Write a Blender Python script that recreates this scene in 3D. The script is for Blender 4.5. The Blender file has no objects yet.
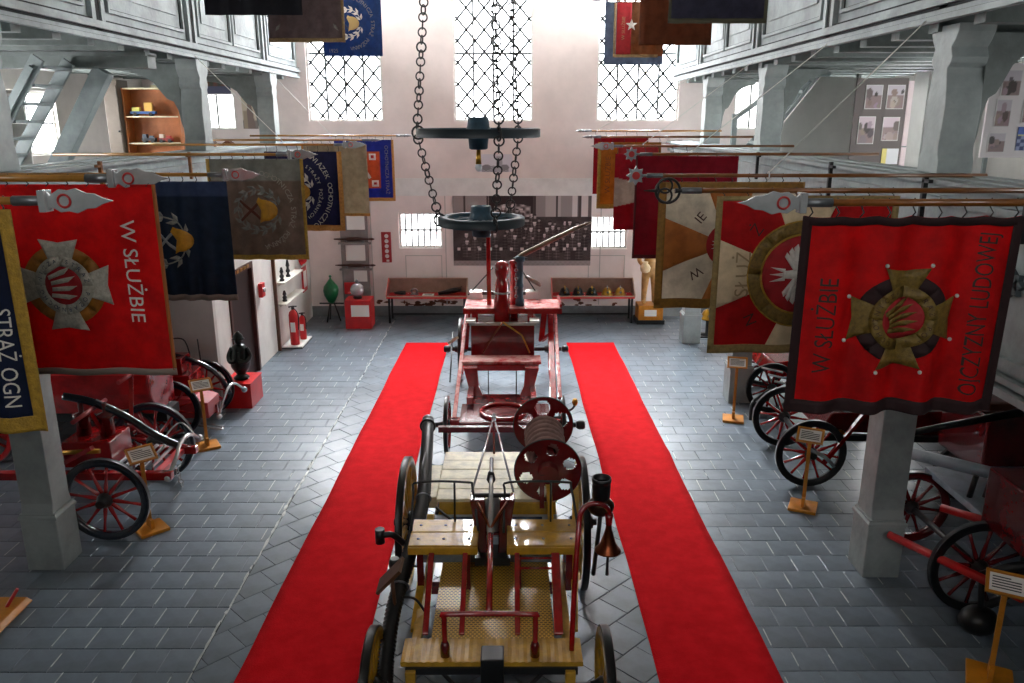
import bpy, bmesh, math, random
from mathutils import Vector, Matrix
random.seed(7)
PI = math.pi
C = bpy.context.scene.collection
S = bpy.context.scene
# ------------------------------------------------------------------ camera
cam_d = bpy.data.cameras.new('camera'); cam = bpy.data.objects.new('camera', cam_d); C.objects.link(cam)
cam.location = (0, 0, 4.85); cam.rotation_euler = (math.radians(90 - 15.54), 0, -0.0025)
cam_d.sensor_width = 36; cam_d.lens = 28.125; cam_d.clip_end = 200
S.camera = cam
# ------------------------------------------------------------------ world, exposure
W = bpy.data.worlds.new('world'); S.world = W; W.use_nodes = True
W.node_tree.nodes['Background'].inputs[0].default_value = (0.80, 0.88, 1.0, 1)
W.node_tree.nodes['Background'].inputs[1].default_value = 1.0
S.view_settings.view_transform = 'Standard'; S.view_settings.look = 'None'
S.view_settings.gamma = 1; S.view_settings.use_curve_mapping = False
S.view_settings.exposure = 1.05
BACK_WIN, SIDE_WIN, HIGH_FILL, SMALL_WIN, SOUTH_FILL, LOW_FILL = 2.6, 15.0, 19.0, 2.6, 4.5, 8.0   # pane glow for daylight; high, south and low panes are added fill light

# broad soft daylight falling through the three tall windows of the back wall
sun_d = bpy.data.lights.new('daylight', 'SUN'); sun = bpy.data.objects.new('daylight', sun_d); C.objects.link(sun)
sun_d.energy = 50.0; sun_d.angle = math.radians(48); sun_d.color = (1.0, .97, .93)
sun.rotation_euler = (math.radians(-38), 0, math.radians(5)); sun.location = (0, 26, 16)

# ------------------------------------------------------------------ helpers
def lin(h):
    h = h.lstrip('#'); r = []
    for i in (0, 2, 4):
        c = int(h[i:i+2], 16) / 255
        r.append(c / 12.92 if c <= .04045 else ((c + .055) / 1.055) ** 2.4)
    return tuple(r) + (1,)
MATS = {}
def mat(name, col, rough=.5, metal=0, noise=0, scale=6, bump=0, col2=None, coat=0, emit=None, estr=0, spec=.5, objvar=0, attr=False, bscale=None, trans=0, detail=4):
    if name in MATS: return MATS[name]
    m = bpy.data.materials.new(name); m.use_nodes = True; nt = m.node_tree; b = nt.nodes['Principled BSDF']
    c = lin(col) if isinstance(col, str) else col
    b.inputs['Base Color'].default_value = c; b.inputs['Roughness'].default_value = rough
    b.inputs['Metallic'].default_value = metal; b.inputs['Coat Weight'].default_value = coat
    b.inputs['Specular IOR Level'].default_value = spec
    if trans: b.inputs['Transmission Weight'].default_value = trans
    if emit:
        b.inputs['Emission Color'].default_value = lin(emit); b.inputs['Emission Strength'].default_value = estr
    src = None
    tc = nt.nodes.new('ShaderNodeTexCoord')
    if attr:
        a = nt.nodes.new('ShaderNodeAttribute'); a.attribute_name = 'Col'; src = a.outputs['Color']
    if noise or col2:
        n = nt.nodes.new('ShaderNodeTexNoise'); n.inputs['Scale'].default_value = scale; n.inputs['Detail'].default_value = detail
        n.inputs['Roughness'].default_value = .65
        nt.links.new(tc.outputs['Object'], n.inputs['Vector'])
        mx = nt.nodes.new('ShaderNodeMix'); mx.data_type = 'RGBA'
        if src: nt.links.new(src, mx.inputs[6])
        else: mx.inputs[6].default_value = c
        if col2 is None:
            mx.blend_type = 'MULTIPLY'; mx.inputs[7].default_value = (1-noise, 1-noise, 1-noise, 1)
        else: mx.inputs[7].default_value = lin(col2) if isinstance(col2, str) else col2
        r = nt.nodes.new('ShaderNodeMapRange'); r.inputs[1].default_value = .38; r.inputs[2].default_value = .64
        nt.links.new(n.outputs[0], r.inputs[0]); nt.links.new(r.outputs[0], mx.inputs[0])
        src = mx.outputs[2]
    if objvar:
        oi = nt.nodes.new('ShaderNodeObjectInfo'); mr = nt.nodes.new('ShaderNodeMapRange')
        mr.inputs[3].default_value = 1 - objvar; mr.inputs[4].default_value = 1 + objvar
        nt.links.new(oi.outputs['Random'], mr.inputs[0])
        mx2 = nt.nodes.new('ShaderNodeMix'); mx2.data_type = 'RGBA'; mx2.blend_type = 'MULTIPLY'; mx2.inputs[0].default_value = 1
        if src: nt.links.new(src, mx2.inputs[6])
        else: mx2.inputs[6].default_value = c
        nt.links.new(mr.outputs[0], mx2.inputs[7]); src = mx2.outputs[2]
    if src: nt.links.new(src, b.inputs['Base Color'])
    if bump:
        n2 = nt.nodes.new('ShaderNodeTexNoise'); n2.inputs['Scale'].default_value = bscale or scale * 4; n2.inputs['Detail'].default_value = 5
        nt.links.new(tc.outputs['Object'], n2.inputs['Vector'])
        bp = nt.nodes.new('ShaderNodeBump'); bp.inputs['Strength'].default_value = bump; bp.inputs['Distance'].default_value = .02
        nt.links.new(n2.outputs[0], bp.inputs['Height']); nt.links.new(bp.outputs[0], b.inputs['Normal'])
    MATS[name] = m; return m

class MB:
    def __init__(s): s.v = []; s.f = []; s.s = []; s.c = None
    def add(s, vs, fs, smooth=False, M=None):
        o = len(s.v)
        s.v += [tuple(M @ Vector(p)) for p in vs] if M is not None else [tuple(p) for p in vs]
        s.f += [tuple(o + i for i in f) for f in fs]; s.s += [smooth] * len(fs); return s
    def box(s, c, d, rz=0, M=None, taper=None):
        x, y, z = d[0]/2, d[1]/2, d[2]/2; t = taper or 1
        vs = [(-x,-y,-z),(x,-y,-z),(x,y,-z),(-x,y,-z),(-x*t,-y*t,z),(x*t,-y*t,z),(x*t,y*t,z),(-x*t,y*t,z)]
        fs = [(0,3,2,1),(4,5,6,7),(0,1,5,4),(1,2,6,5),(2,3,7,6),(3,0,4,7)]
        T = Matrix.Translation(c) @ Matrix.Rotation(rz, 4, 'Z')
        if M is not None: T = T @ M
        return s.add(vs, fs, False, T)
    def b2(s, a, b):
        return s.box([(a[i]+b[i])/2 for i in range(3)], [abs(b[i]-a[i]) for i in range(3)])
    def beam(s, p, q, w, h, up=(0,0,1)):
        p, q = Vector(p), Vector(q); d = (q-p); L = d.length; d.normalize(); u = Vector(up)
        if abs(d.dot(u)) > .98: u = Vector((0,1,0))
        x = d.cross(u).normalized(); z = x.cross(d).normalized()
        M = Matrix((x, d, z)).transposed().to_4x4(); M.translation = (p+q)/2
        vs = [(-w/2,-L/2,-h/2),(w/2,-L/2,-h/2),(w/2,L/2,-h/2),(-w/2,L/2,-h/2),(-w/2,-L/2,h/2),(w/2,-L/2,h/2),(w/2,L/2,h/2),(-w/2,L/2,h/2)]
        return s.add(vs, [(0,3,2,1),(4,5,6,7),(0,1,5,4),(1,2,6,5),(2,3,7,6),(3,0,4,7)], False, M)
    def lathe(s, prof, o=(0,0,0), ax=(0,0,1), n=16, cap=True):
        a = Vector(ax).normalized(); q = Vector((0,0,1)).rotation_difference(a).to_matrix().to_4x4(); q.translation = Vector(o)
        vs = []; fs = []
        for r, z in prof:
            for i in range(n):
                t = 2*PI*i/n; vs.append((r*math.cos(t), r*math.sin(t), z))
        for k in range(len(prof)-1):
            for i in range(n):
                j = (i+1) % n; fs.append((k*n+i, k*n+j, (k+1)*n+j, (k+1)*n+i))
        s.add(vs, fs, True, q)
        if cap:
            o2 = len(s.v) - len(vs); m = (len(prof)-1)*n
            if prof[0][0] > 1e-5: s.f.append(tuple(o2+i for i in reversed(range(n)))); s.s.append(False)
            if prof[-1][0] > 1e-5: s.f.append(tuple(o2+m+i for i in range(n))); s.s.append(False)
        return s
    def cyl(s, p, q, r, r2=None, n=10, cap=True):
        p, q = Vector(p), Vector(q); L = (q-p).length
        return s.lathe([(r, 0), (r if r2 is None else r2, L)], p, q-p, n, cap)
    def tube(s, pts, r, n=8, cap=True):
        P = [Vector(p) for p in pts]; R = r if isinstance(r, (list, tuple)) else [r]*len(P)
        vs = []; fs = []; pu = None
        for i, p in enumerate(P):
            d = (P[min(i+1, len(P)-1)] - P[max(i-1, 0)]).normalized()
            if pu is None:
                u = Vector((0,0,1)) if abs(d.z) < .9 else Vector((0,1,0)); u = (u - d*u.dot(d)).normalized()
            else: u = (pu - d*pu.dot(d)).normalized()
            pu = u; w = d.cross(u)
            for k in range(n):
                t = 2*PI*k/n; vs.append(p + (u*math.cos(t) + w*math.sin(t))*R[i])
        for i in range(len(P)-1):
            for k in range(n):
                j = (k+1) % n; fs.append((i*n+k, i*n+j, (i+1)*n+j, (i+1)*n+k))
        s.add(vs, fs, True)
        if cap:
            o = len(s.v)-len(vs); m = (len(P)-1)*n
            s.f += [tuple(o+i for i in reversed(range(n))), tuple(o+m+i for i in range(n))]; s.s += [False, False]
        return s
    def ring(s, c, R, r, ax=(0,0,1), n=20, m=8, a0=0, a1=2*PI):
        full = abs(a1-a0-2*PI) < 1e-6
        q = Vector((0,0,1)).rotation_difference(Vector(ax).normalized()).to_matrix().to_4x4(); q.translation = Vector(c)
        vs = []; fs = []; N = n if full else n+1
        for i in range(N):
            t = a0 + (a1-a0)*i/n
            for k in range(m):
                u = 2*PI*k/m; rr = R + r*math.cos(u); vs.append((rr*math.cos(t), rr*math.sin(t), r*math.sin(u)))
        for i in range(n):
            i2 = (i+1) % N
            for k in range(m): k2 = (k+1) % m; fs.append((i*m+k, i2*m+k, i2*m+k2, i*m+k2))
        return s.add(vs, fs, True, q)
    def sph(s, c, r, n=12, m=8, sc=(1,1,1)):
        pr = [(math.sin(PI*i/m)*r, -math.cos(PI*i/m)*r) for i in range(m+1)]
        pr[0] = (1e-6, -r); pr[-1] = (1e-6, r)
        o = len(s.v); s.lathe(pr, (0,0,0), (0,0,1), n, False)
        for i in range(o, len(s.v)):
            p = s.v[i]; s.v[i] = (c[0]+p[0]*sc[0], c[1]+p[1]*sc[1], c[2]+p[2]*sc[2])
        return s
    def prism(s, poly, ax, a, b, smooth=False):
        n = len(poly)
        def p3(p, t): return {'x': (t, p[0], p[1]), 'y': (p[0], t, p[1]), 'z': (p[0], p[1], t)}[ax]
        vs = [p3(p, a) for p in poly] + [p3(p, b) for p in poly]
        fs = [tuple(range(n)), tuple(reversed(range(n, 2*n)))] + [(i, n+i, n+(i+1) % n, (i+1) % n) for i in range(n)]
        return s.add(vs, fs, smooth)
    def mesh(s, name, m=None):
        me = bpy.data.meshes.new(name); me.from_pydata(s.v, [], s.f)
        me.polygons.foreach_set('use_smooth', s.s)
        if s.c is not None:
            ca = me.color_attributes.new('Col', 'FLOAT_COLOR', 'POINT')
            ca.data.foreach_set('color', [x for c in s.c for x in c])
        if m: me.materials.append(m)
        bm = bmesh.new(); bm.from_mesh(me); bmesh.ops.recalc_face_normals(bm, faces=bm.faces); bm.to_mesh(me); bm.free()
        me.update(); return me
    def build(s, name, m=None, parent=None, bevel=0):
        o = bpy.data.objects.new(name, s.mesh(name, m)); C.objects.link(o)
        if parent: o.parent = parent
        if bevel:
            md = o.modifiers.new('bevel', 'BEVEL'); md.width = bevel; md.segments = 2; md.limit_method = 'ANGLE'
        return o
def tag(o, label=None, cat=None, group=None, kind=None):
    if label: o['label'] = label
    if cat: o['category'] = cat
    if group: o['group'] = group
    if kind: o['kind'] = kind
    return o
def thing(name, label, cat, loc=(0,0,0), group=None, rz=0):
    o = bpy.data.objects.new(name, None); C.objects.link(o); o.location = loc; o.rotation_euler = (0,0,rz)
    o.empty_display_size = .2
    return tag(o, label, cat, group)
def struct(o, label=None):
    o['kind'] = 'structure'
    if label: o['label'] = label
    return o
def inst(me, name, parent, loc=(0,0,0), rot=(0,0,0), scale=(1,1,1)):
    o = bpy.data.objects.new(name, me); C.objects.link(o); o.parent = parent
    o.location = loc; o.rotation_euler = rot; o.scale = scale; return o
FONT = None
def text_verts(txt, size, spacing=1.0):
    """2-D triangles of a line of text, centred"""
    cu = bpy.data.curves.new('t', 'FONT'); cu.body = txt; cu.size = size; cu.align_x = 'CENTER'; cu.align_y = 'CENTER'
    cu.space_character = spacing; cu.resolution_u = 3
    o = bpy.data.objects.new('t', cu); C.objects.link(o)
    dg = bpy.context.evaluated_depsgraph_get(); dg.update()
    me = bpy.data.meshes.new_from_object(o.evaluated_get(dg))
    vs = [(v.co.x, v.co.y) for v in me.vertices]; fs = [tuple(p.vertices) for p in me.polygons]
    bpy.data.objects.remove(o); bpy.data.curves.remove(cu); bpy.data.meshes.remove(me)
    return vs, fs
def paint(w, h, nx, ny, fn, M=None, thick=.012):
    """flat print: a thin board (front face towards -y) whose vertex colours come from fn(u, v)"""
    b = MB(); cols = []
    for j in range(ny+1):
        for i in range(nx+1):
            b.v.append((w*(i/nx-.5), 0, h*(j/ny-.5))); cols.append(tuple(fn(i/nx, j/ny))[:3] + (1,))
    for j in range(ny):
        for i in range(nx):
            a = j*(nx+1)+i; b.f.append((a, a+1, a+nx+2, a+nx+1)); b.s.append(False)
    o = len(b.v)
    b.v += [(-w/2,thick,-h/2),(w/2,thick,-h/2),(w/2,thick,h/2),(-w/2,thick,h/2)]
    c4 = [0, nx, (nx+1)*(ny+1)-1, (nx+1)*ny]
    b.f += [(o,o+3,o+2,o+1)]; b.s += [False]
    cols += [cols[k] for k in c4]
    bottom = list(range(nx+1)); top = [ny*(nx+1)+i for i in range(nx+1)]
    left = [j*(nx+1) for j in range(ny+1)]; right = [j*(nx+1)+nx for j in range(ny+1)]
    b.f += [tuple(bottom[::-1]+[o, o+1]), tuple(top+[o+2, o+3]), tuple(left+[o+3, o]), tuple(right[::-1]+[o+1, o+2])]; b.s += [False]*4
    b.c = cols
    if M is not None: b.v = [tuple(M @ Vector(p)) for p in b.v]
    return b
# ------------------------------------------------------------------ materials
GREY = mat('painted_grey_wood', '#98a3a4', .5, noise=.35, scale=2.2, bump=.25, bscale=18)
GREYD = mat('painted_grey_beam', '#828b89', .6, noise=.3, scale=3, bump=.3, bscale=14)
COLM = mat('painted_column', '#a3adac', .55, noise=.3, scale=2, bump=.35, bscale=10)
GAPSHADE = mat('recess_shade', '#12181a', .8)  # shade of recesses put into the colour of the strips
PLASTER = mat('white_plaster', '#efe4e0', .85, noise=.10, scale=1.2, bump=.15, bscale=8)
PLASTER2 = mat('grey_plaster', '#c3bfba', .85, noise=.15, scale=1.2, bump=.15, bscale=8)
WHITEW = mat('white_paint', '#e9e9e6', .5, noise=.1, scale=4)
RED = mat('red_gloss_paint', '#a81416', .2, noise=.45, scale=5, coat=.7)
REDB = mat('bright_red_paint', '#d0181c', .35, noise=.2, scale=4, coat=.2)
DRED = mat('dark_red_paint', '#6d0f14', .22, noise=.4, scale=4, coat=.6)
BLACK = mat('black_iron', '#16181a', .4, noise=.3, scale=8)
TEAL = mat('dark_teal_paint', '#2c4e60', .5, noise=.4, scale=9, bump=.2)
STEEL = mat('polished_steel', '#d3d6d8', .22, metal=.6, noise=.2, scale=6)
GALV = mat('dull_steel', '#8d9296', .42, metal=.8, noise=.3, scale=6)
BRASS = mat('brass', '#c9963a', .3, metal=1, noise=.3, scale=8)
COPPER = mat('copper', '#8a4a30', .35, metal=1, noise=.4, scale=8)
YWOOD = mat('yellow_varnished_wood', '#cf9f2a', .35, noise=.35, scale=7, bump=.1, coat=.3)
PALEW = mat('pale_wood', '#e6dab4', .5, noise=.3, scale=6, bump=.15)
OWOOD = mat('orange_pine', '#c9821f', .4, noise=.25, scale=6)
POLEW = mat('varnished_pole', '#b07a2c', .3, noise=.3, scale=5, coat=.5)
POLED = mat('brown_pole', '#84501f', .3, noise=.3, scale=5, coat=.5)
BROWN = mat('brown_wood', '#5d3a22', .5, noise=.3, scale=6)
RUBBER = mat('black_rubber', '#1b1c1e', .45, noise=.3, scale=20)
PAPER = mat('paper', '#ecebe6', .8)
INK = mat('ink', '#23252a', .8)
PRINT = mat('print', '#ffffff', .6, attr=True)
CLOTH = mat('banner_cloth', '#ffffff', .75, attr=True, noise=.28, scale=7, bump=.12, bscale=60)
# ------------------------------------------------------------------ setting: walls
BY = 19.87          # back wall plane
LX, RX = -4.97, 3.86   # nave faces of the gallery columns
OLX, ORX = -8.7, 7.6   # outer walls
ZC = 10.6
def wall(name, plane, pos, th, a0, a1, z0, z1, holes, m):
    """plane 'y': runs along x at y=pos..pos+th ; plane 'x': runs along y at x=pos..pos+th"""
    As = sorted(set([a0, a1] + [h[0] for h in holes] + [h[1] for h in holes]))
    Zs = sorted(set([z0, z1] + [h[2] for h in holes] + [h[3] for h in holes]))
    b = MB()
    for i in range(len(As)-1):
        run = None
        for k in range(len(Zs)-1):
            am, zm = (As[i]+As[i+1])/2, (Zs[k]+Zs[k+1])/2
            hole = any(h[0] < am < h[1] and h[2] < zm < h[3] for h in holes)
            if not hole: run = [Zs[k] if run is None else run[0], Zs[k+1]]
            if (hole or k == len(Zs)-2) and run:
                if plane == 'y': b.b2((As[i], pos, run[0]), (As[i+1], pos+th, run[1]))
                else: b.b2((pos, As[i], run[0]), (pos+th, As[i+1], run[1]))
                run = None
    return struct(b.build(name, m))
TALL = [(-4.80, -3.02), (-1.33, 0.55), (2.06, 4.02)]
hb = [(a, b, 4.80, 9.4) for a, b in TALL] + [(-2.76, -1.68, 1.74, 2.62), (1.88, 2.92, 1.72, 2.54), (-7.45, -6.55, 4.6, 5.45), (5.35, 6.15, 4.6, 5.75)]
wall('wall_back', 'y', BY, .45, OLX, ORX, -.2, ZC, hb, PLASTER)
SIDEY = [(13.4, 15.8), (17.0, 19.4)]
hl = [(a, b, 6.9, 9.6) for a, b in SIDEY] + [(14.3, 16.0, 4.2, 5.35), (8.6, 10.2, 3.9, 5.3), (8.6, 9.9, .9, 2.2)]
wall('wall_left', 'x', OLX-.45, .45, -4, BY+.45, -.2, ZC, hl, PLASTER2)
LOWR = [(14.4, 16.2), (17.2, 19.2)]
hr = [(a, b, 6.9, 9.6) for a, b in SIDEY] + [(15.2, 16.6, 3.9, 5.3), (10.2, 11.4, 4.0, 5.3), (5.4, 6.8, 3.9, 5.4)] + [(a, b, .9, 2.4) for a, b in LOWR]
wall('wall_right', 'x', ORX, .45, -4, BY+.45, -.2, ZC, hr, PLASTER2)
hf = [(-2.6, -.9, 6.4, 9.4), (.5, 2.2, 6.4, 9.4)]
wall('wall_front', 'y', -4.45, .45, OLX, ORX, -.2, ZC, hf, mat('dim_plaster', '#8f8a84', .85, noise=.15, scale=1.2))
struct(MB().b2((OLX-.45, -4.45, ZC), (ORX+.45, BY+.45, ZC+.3)).build('ceiling', mat('brown_ceiling', '#8a7d6c', .8, noise=.2, scale=2)))
# windows: glowing daylight panes, frames, bars, diagonal leading
def pane_mat(n, s, col='#ffffff'):
    new = 'daylight_pane_' + n not in MATS
    m = mat('daylight_pane_' + n, col, .3, emit=col, estr=s)
    if new and n == 'nave':      # clear old glass: bright haze plus the daylight that passes through
        nt = m.node_tree; nt.nodes.remove(nt.nodes['Principled BSDF']); e = nt.nodes.new('ShaderNodeEmission'); e.inputs[1].default_value = s
        tr = nt.nodes.new('ShaderNodeBsdfTransparent'); tr.inputs[0].default_value = (.85, .87, .9, 1); ad = nt.nodes.new('ShaderNodeAddShader')
        nt.links.new(e.outputs[0], ad.inputs[0]); nt.links.new(tr.outputs[0], ad.inputs[1]); nt.links.new(ad.outputs[0], nt.nodes['Material Output'].inputs[0])
    return m
LEAD = mat('lead_bar', '#5e6264', .5)
wn = [0]
def window(plane, pos, sgn, a0, a1, z0, z1, strength, lattice=False, bars=(1, 1), inset=.08, mat_name='x', cell=.42):
    bw = .018 if mat_name == 'small' else .022
    wn[0] += 1
    def q(a, d, z): return (a, pos + sgn*d, z) if plane == 'y' else (pos + sgn*d, a, z)
    b = MB(); b.b2(q(a0, inset+.03, z0), q(a1, inset+.05, z1))
    root = thing('window_%d' % wn[0], None, None); struct(root)
    b.build('pane', pane_mat(mat_name, strength), root)
    fr = MB(); t = .05
    for u0, u1, w0, w1 in ((a0, a1, z0, z0+t), (a0, a1, z1-t, z1), (a0, a0+t, z0+t, z1-t), (a1-t, a1, z0+t, z1-t)):
        fr.b2(q(u0, inset-.02, w0), q(u1, inset+.03, w1))
    fr.build('window_frame', WHITEW, root)
    for i in range(1, bars[0]+1):
        a = a0 + (a1-a0)*i/(bars[0]+1); MB().b2(q(a-bw, inset-.01, z0+t), q(a+bw, inset+.026, z1-t)).build('bar', LEAD, root)
    for i in range(1, bars[1]+1):
        z = z0 + (z1-z0)*i/(bars[1]+1); MB().b2(q(a0+t, inset-.012, z-.022), q(a1-t, inset+.024, z+.022)).build('bar', LEAD, root)
    if lattice:
        w, h = a1-a0, z1-z0; n = int((w+h*.85)/cell)+2
        for sg in (1, -1):
            for k in range(n):
                # lines z = z0 + sg*1.15*(a - s)
                off = k*cell*1.0 - (h/1.15 if sg == 1 else 0); pts = []
                for a, z in ((a0, 0), (a1, 0)): pass
                if sg == 1: f = lambda a: z0 + 1.15*(a-a0-off); g = lambda z: a0+off+(z-z0)/1.15
                else: f = lambda a: z0 - 1.15*(a-a0-off); g = lambda z: a0+off-(z-z0)/1.15
                for a in (a0+t, a1-t):
                    if z0+t <= f(a) <= z1-t: pts.append((a, f(a)))
                for z in (z0+t, z1-t):
                    if a0+t <= g(z) <= a1-t: pts.append((g(z), z))
                if len(pts) >= 2:
                    p, r = min(pts), max(pts)
                    if abs(p[0]-r[0]) > .04: MB().beam(q(p[0], inset+.012, p[1]), q(r[0], inset+.012, r[1]), .02, .050).build('lattice_bar', LEAD, root)
    return root
for a, b_ in TALL: window('y', BY, 1, a, b_, 4.80, 9.4, BACK_WIN, True, (3, 2), mat_name='nave')
window('y', BY, 1, -2.76, -1.68, 1.74, 2.62, SMALL_WIN, bars=(6, 1), mat_name='small', inset=.14)
window('y', BY, 1, 1.88, 2.92, 1.72, 2.54, SMALL_WIN, bars=(6, 1), mat_name='small', inset=.14)
window('y', BY, 1, -7.45, -6.55, 4.6, 5.45, SMALL_WIN, mat_name='small', bars=(1, 0))
window('y', BY, 1, 5.35, 6.15, 4.6, 5.75, SMALL_WIN, mat_name='small', bars=(1, 0))
for a, b_ in SIDEY:
    window('x', OLX, -1, a, b_, 6.9, 9.6, HIGH_FILL, mat_name='high'); window('x', ORX, 1, a, b_, 6.9, 9.6, HIGH_FILL, mat_name='high')  # high windows added to light the nave and back wall
window('x', OLX, -1, 14.3, 16.0, 4.2, 5.35, SIDE_WIN, mat_name='side', bars=(1, 1))
window('x', OLX, -1, 8.6, 10.2, 3.9, 5.3, SIDE_WIN, mat_name='side', bars=(2, 1))  # outside the view, added to light the left upper aisle
window('x', OLX, -1, 8.6, 9.9, .9, 2.2, 4.0, mat_name='low_left', bars=(2, 1))
window('x', ORX, 1, 15.2, 16.6, 3.9, 5.3, SIDE_WIN, mat_name='side', bars=(2, 1))  # this and the next are unseen, added to light the right upper aisle
window('x', ORX, 1, 10.2, 11.4, 4.0, 5.3, SIDE_WIN, mat_name='side', bars=(2, 1))
window('x', ORX, 1, 5.4, 6.8, 3.9, 5.4, 4.0, mat_name='side_fill', bars=(2, 1))  # added out of view to brighten the notice boards and screen upstairs
for a, b_ in ((-2.6, -.9), (.5, 2.2)): window('y', -4, -1, a, b_, 6.4, 9.4, SOUTH_FILL, mat_name='south')  # windows behind the camera, added as weak fill for the banner fronts
for a, b_ in LOWR: window('x', ORX, 1, a, b_, .9, 2.4, LOW_FILL, mat_name='low', bars=(2, 1))  # unseen ground-floor windows added to brighten the far floor and lower back wall
# back wall trim and dado
t1 = MB(); t1.b2((LX, BY-.03, 3.06), (RX+.1, BY, 3.42)); t1.b2((LX, BY-.06, 3.40), (RX+.1, BY, 3.46)); t1.b2((LX, BY-.05, 3.04), (RX+.1, BY, 3.09))
struct(t1.build('trim_1', WHITEW))
t2 = MB()
for x in (-3.45, -1.6, 2.25, 3.45): t2.b2((x-.012, BY-.012, .3), (x+.012, BY, 3.04))
for x0 in (-2.62, 1.96): t2.b2((x0, BY-.014, 1.55), (x0+.9, BY, 1.57)); t2.b2((x0, BY-.014, .6), (x0+.02, BY, 1.57)); t2.b2((x0+.9, BY-.014, .6), (x0+.92, BY, 1.57))
struct(t2.build('trim_2', PLASTER2))
RUSTB = mat('damp_dado', '#7d8284', .7, noise=.3, scale=3)
struct(MB().b2((OLX, BY-.03, 0), (ORX, BY, .27)).build('baseboard_back', RUSTB))
pe = MB(); random.seed(3)
for k in range(46):
    x = random.choice((random.uniform(-3.5, -1.2), random.uniform(-3.0, -1.4), random.uniform(1.1, 3.0))); z = .29 + random.random()**2*.22; w = random.uniform(.03, .13); h = random.uniform(.02, .07)
    n = 7; pe.prism([(x+w*math.cos(2*PI*i/n)*random.uniform(.6, 1), z+h*math.sin(2*PI*i/n)*random.uniform(.6, 1)) for i in range(n)], 'y', BY-.004, BY+.004)
tag(struct(pe.build('trim_3', mat('peeling_rust', '#7a4a34', .8, noise=.4, scale=9))), 'rust coloured peeling paint patches above the dado')
# partition under the left gallery
wall('wall_partition', 'x', -5.15, .12, 13.16, BY, 0, 2.8, [(14.0, 15.35, 0, 2.15)], mat('partition_white', '#dcdad5', .7, noise=.12, scale=2))
wall('wall_cross', 'y', 13.04, .12, OLX, LX, 0, 2.8, [], PLASTER2)
d = thing('door_1', None, None); struct(d)
DOORM = mat('dark_brown_door', '#2a1614', .5, noise=.3, scale=5)
MB().b2((-5.12, 14.06, .01), (-5.07, 15.29, 2.09)).build('door_leaf', DOORM, d)
jf = MB(); jf.b2((-5.18, 13.97, 0), (-5.0, 14.06, 2.2)); jf.b2((-5.18, 15.29, 0), (-5.0, 15.38, 2.2)); jf.b2((-5.18, 14.06, 2.09), (-5.0, 15.29, 2.2)); jf.build('door_frame', mat('door_frame_brown', '#4a2a24', .45, noise=.2, scale=5), d)
for k in range(5): MB().b2((-5.0, 14.25+k*.19, 2.12), (-4.992, 14.38+k*.19, 2.18)).build('letter', BRASS, d)
MB().sph((-5.03, 14.2, 1.05), .035).build('door_handle', BRASS, d)
# ------------------------------------------------------------------ floor with separate tiles
GROUT = mat('worn_grout', '#262b2f', .7, noise=.3, scale=2)
MORTAR = mat('white_mortar', '#c6cac9', .8, noise=.3, scale=12)
floor = struct(MB().b2((OLX, -4, -.2), (ORX, BY, -.012)).build('floor', GROUT))
TILE = mat('grey_painted_tile', '#6b7782', .32, noise=.35, scale=1.6, bump=.10, bscale=9, objvar=.14, spec=.6)
def clip(poly, x0, x1, y0, y1):
    def half(P, f, it):
        out = []
        for i, p in enumerate(P):
            q = P[(i+1) % len(P)]; a, b = f(p), f(q)
            if a >= 0: out.append(p)
            if (a >= 0) != (b >= 0): t = a/(a-b); out.append((p[0]+(q[0]-p[0])*t, p[1]+(q[1]-p[1])*t))
        return out
    for f in (lambda p: p[0]-x0, lambda p: x1-p[0], lambda p: p[1]-y0, lambda p: y1-p[1]):
        if poly: poly = half(poly, f, 0)
    return poly
DX0, DX1 = -2.9, 2.2
TS = .335; G = .005
joints = []; random.seed(21)
tiles = []   # (cx, cy, poly or None, rot)
nr = int((BY-2.2)/TS)+1
for r in range(nr):
    y = 2.2 + r*TS
    for x0, x1 in ((OLX, DX0), (DX1, ORX)):
        n = int((x1-x0)/TS)+2; sh = TS*((r*.47) % 1)
        for k in range(n):
            a, b_ = max(x0, x0-sh+k*TS)+G/2, min(x1, x0-sh+(k+1)*TS)-G/2
            if b_-a > .03:
                tiles.append((a, b_, y+G/2, min(y+TS-G/2, BY), None))
                if random.random() < .55: joints.append((b_+G/2, y, random.uniform(.35, .98)))
cs, D = math.sqrt(.5), TS*1.12
for i in range(-60, 80):
    for j in range(-80, 60):
        sh = .5*(i % 2)
        pts = [(i+ (G/D)/2, j+sh+(G/D)/2), (i+1-(G/D)/2, j+sh+(G/D)/2), (i+1-(G/D)/2, j+sh+1-(G/D)/2), (i+(G/D)/2, j+sh+1-(G/D)/2)]
        P = [((u-v)*cs*D, (u+v)*cs*D + 2.2) for u, v in pts]
        P = [(-p[0], p[1]) for p in P][::-1]
        c0 = (sum(p[0] for p in P)/4, sum(p[1] for p in P)/4)
        if not (DX0-.4 < c0[0] < DX1+.4 and 1.9 < c0[1] < BY+.3): continue
        Q = clip(P, DX0+.016, DX1-.004, 2.2, BY)
        if len(Q) >= 3:
            ar = abs(sum(Q[k][0]*Q[(k+1) % len(Q)][1]-Q[(k+1) % len(Q)][0]*Q[k][1] for k in range(len(Q))))/2
            if ar > .004: tiles.append((None, None, None, None, Q))
def tile_shape(Q):
    n = len(Q); cx, cy = sum(p[0] for p in Q)/n, sum(p[1] for p in Q)/n
    I = [(cx+(p[0]-cx)*.972, cy+(p[1]-cy)*.972) for p in Q]
    vs = [(p[0], p[1], -.02) for p in Q] + [(p[0], p[1], -.003) for p in Q] + [(p[0], p[1], 0) for p in I]
    fs = [tuple(range(2*n, 3*n))]
    for k in range(n):
        j = (k+1) % n; fs += [(k, j, n+j, n+k), (n+k, n+j, 2*n+j, 2*n+k)]
    return vs, fs
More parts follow.
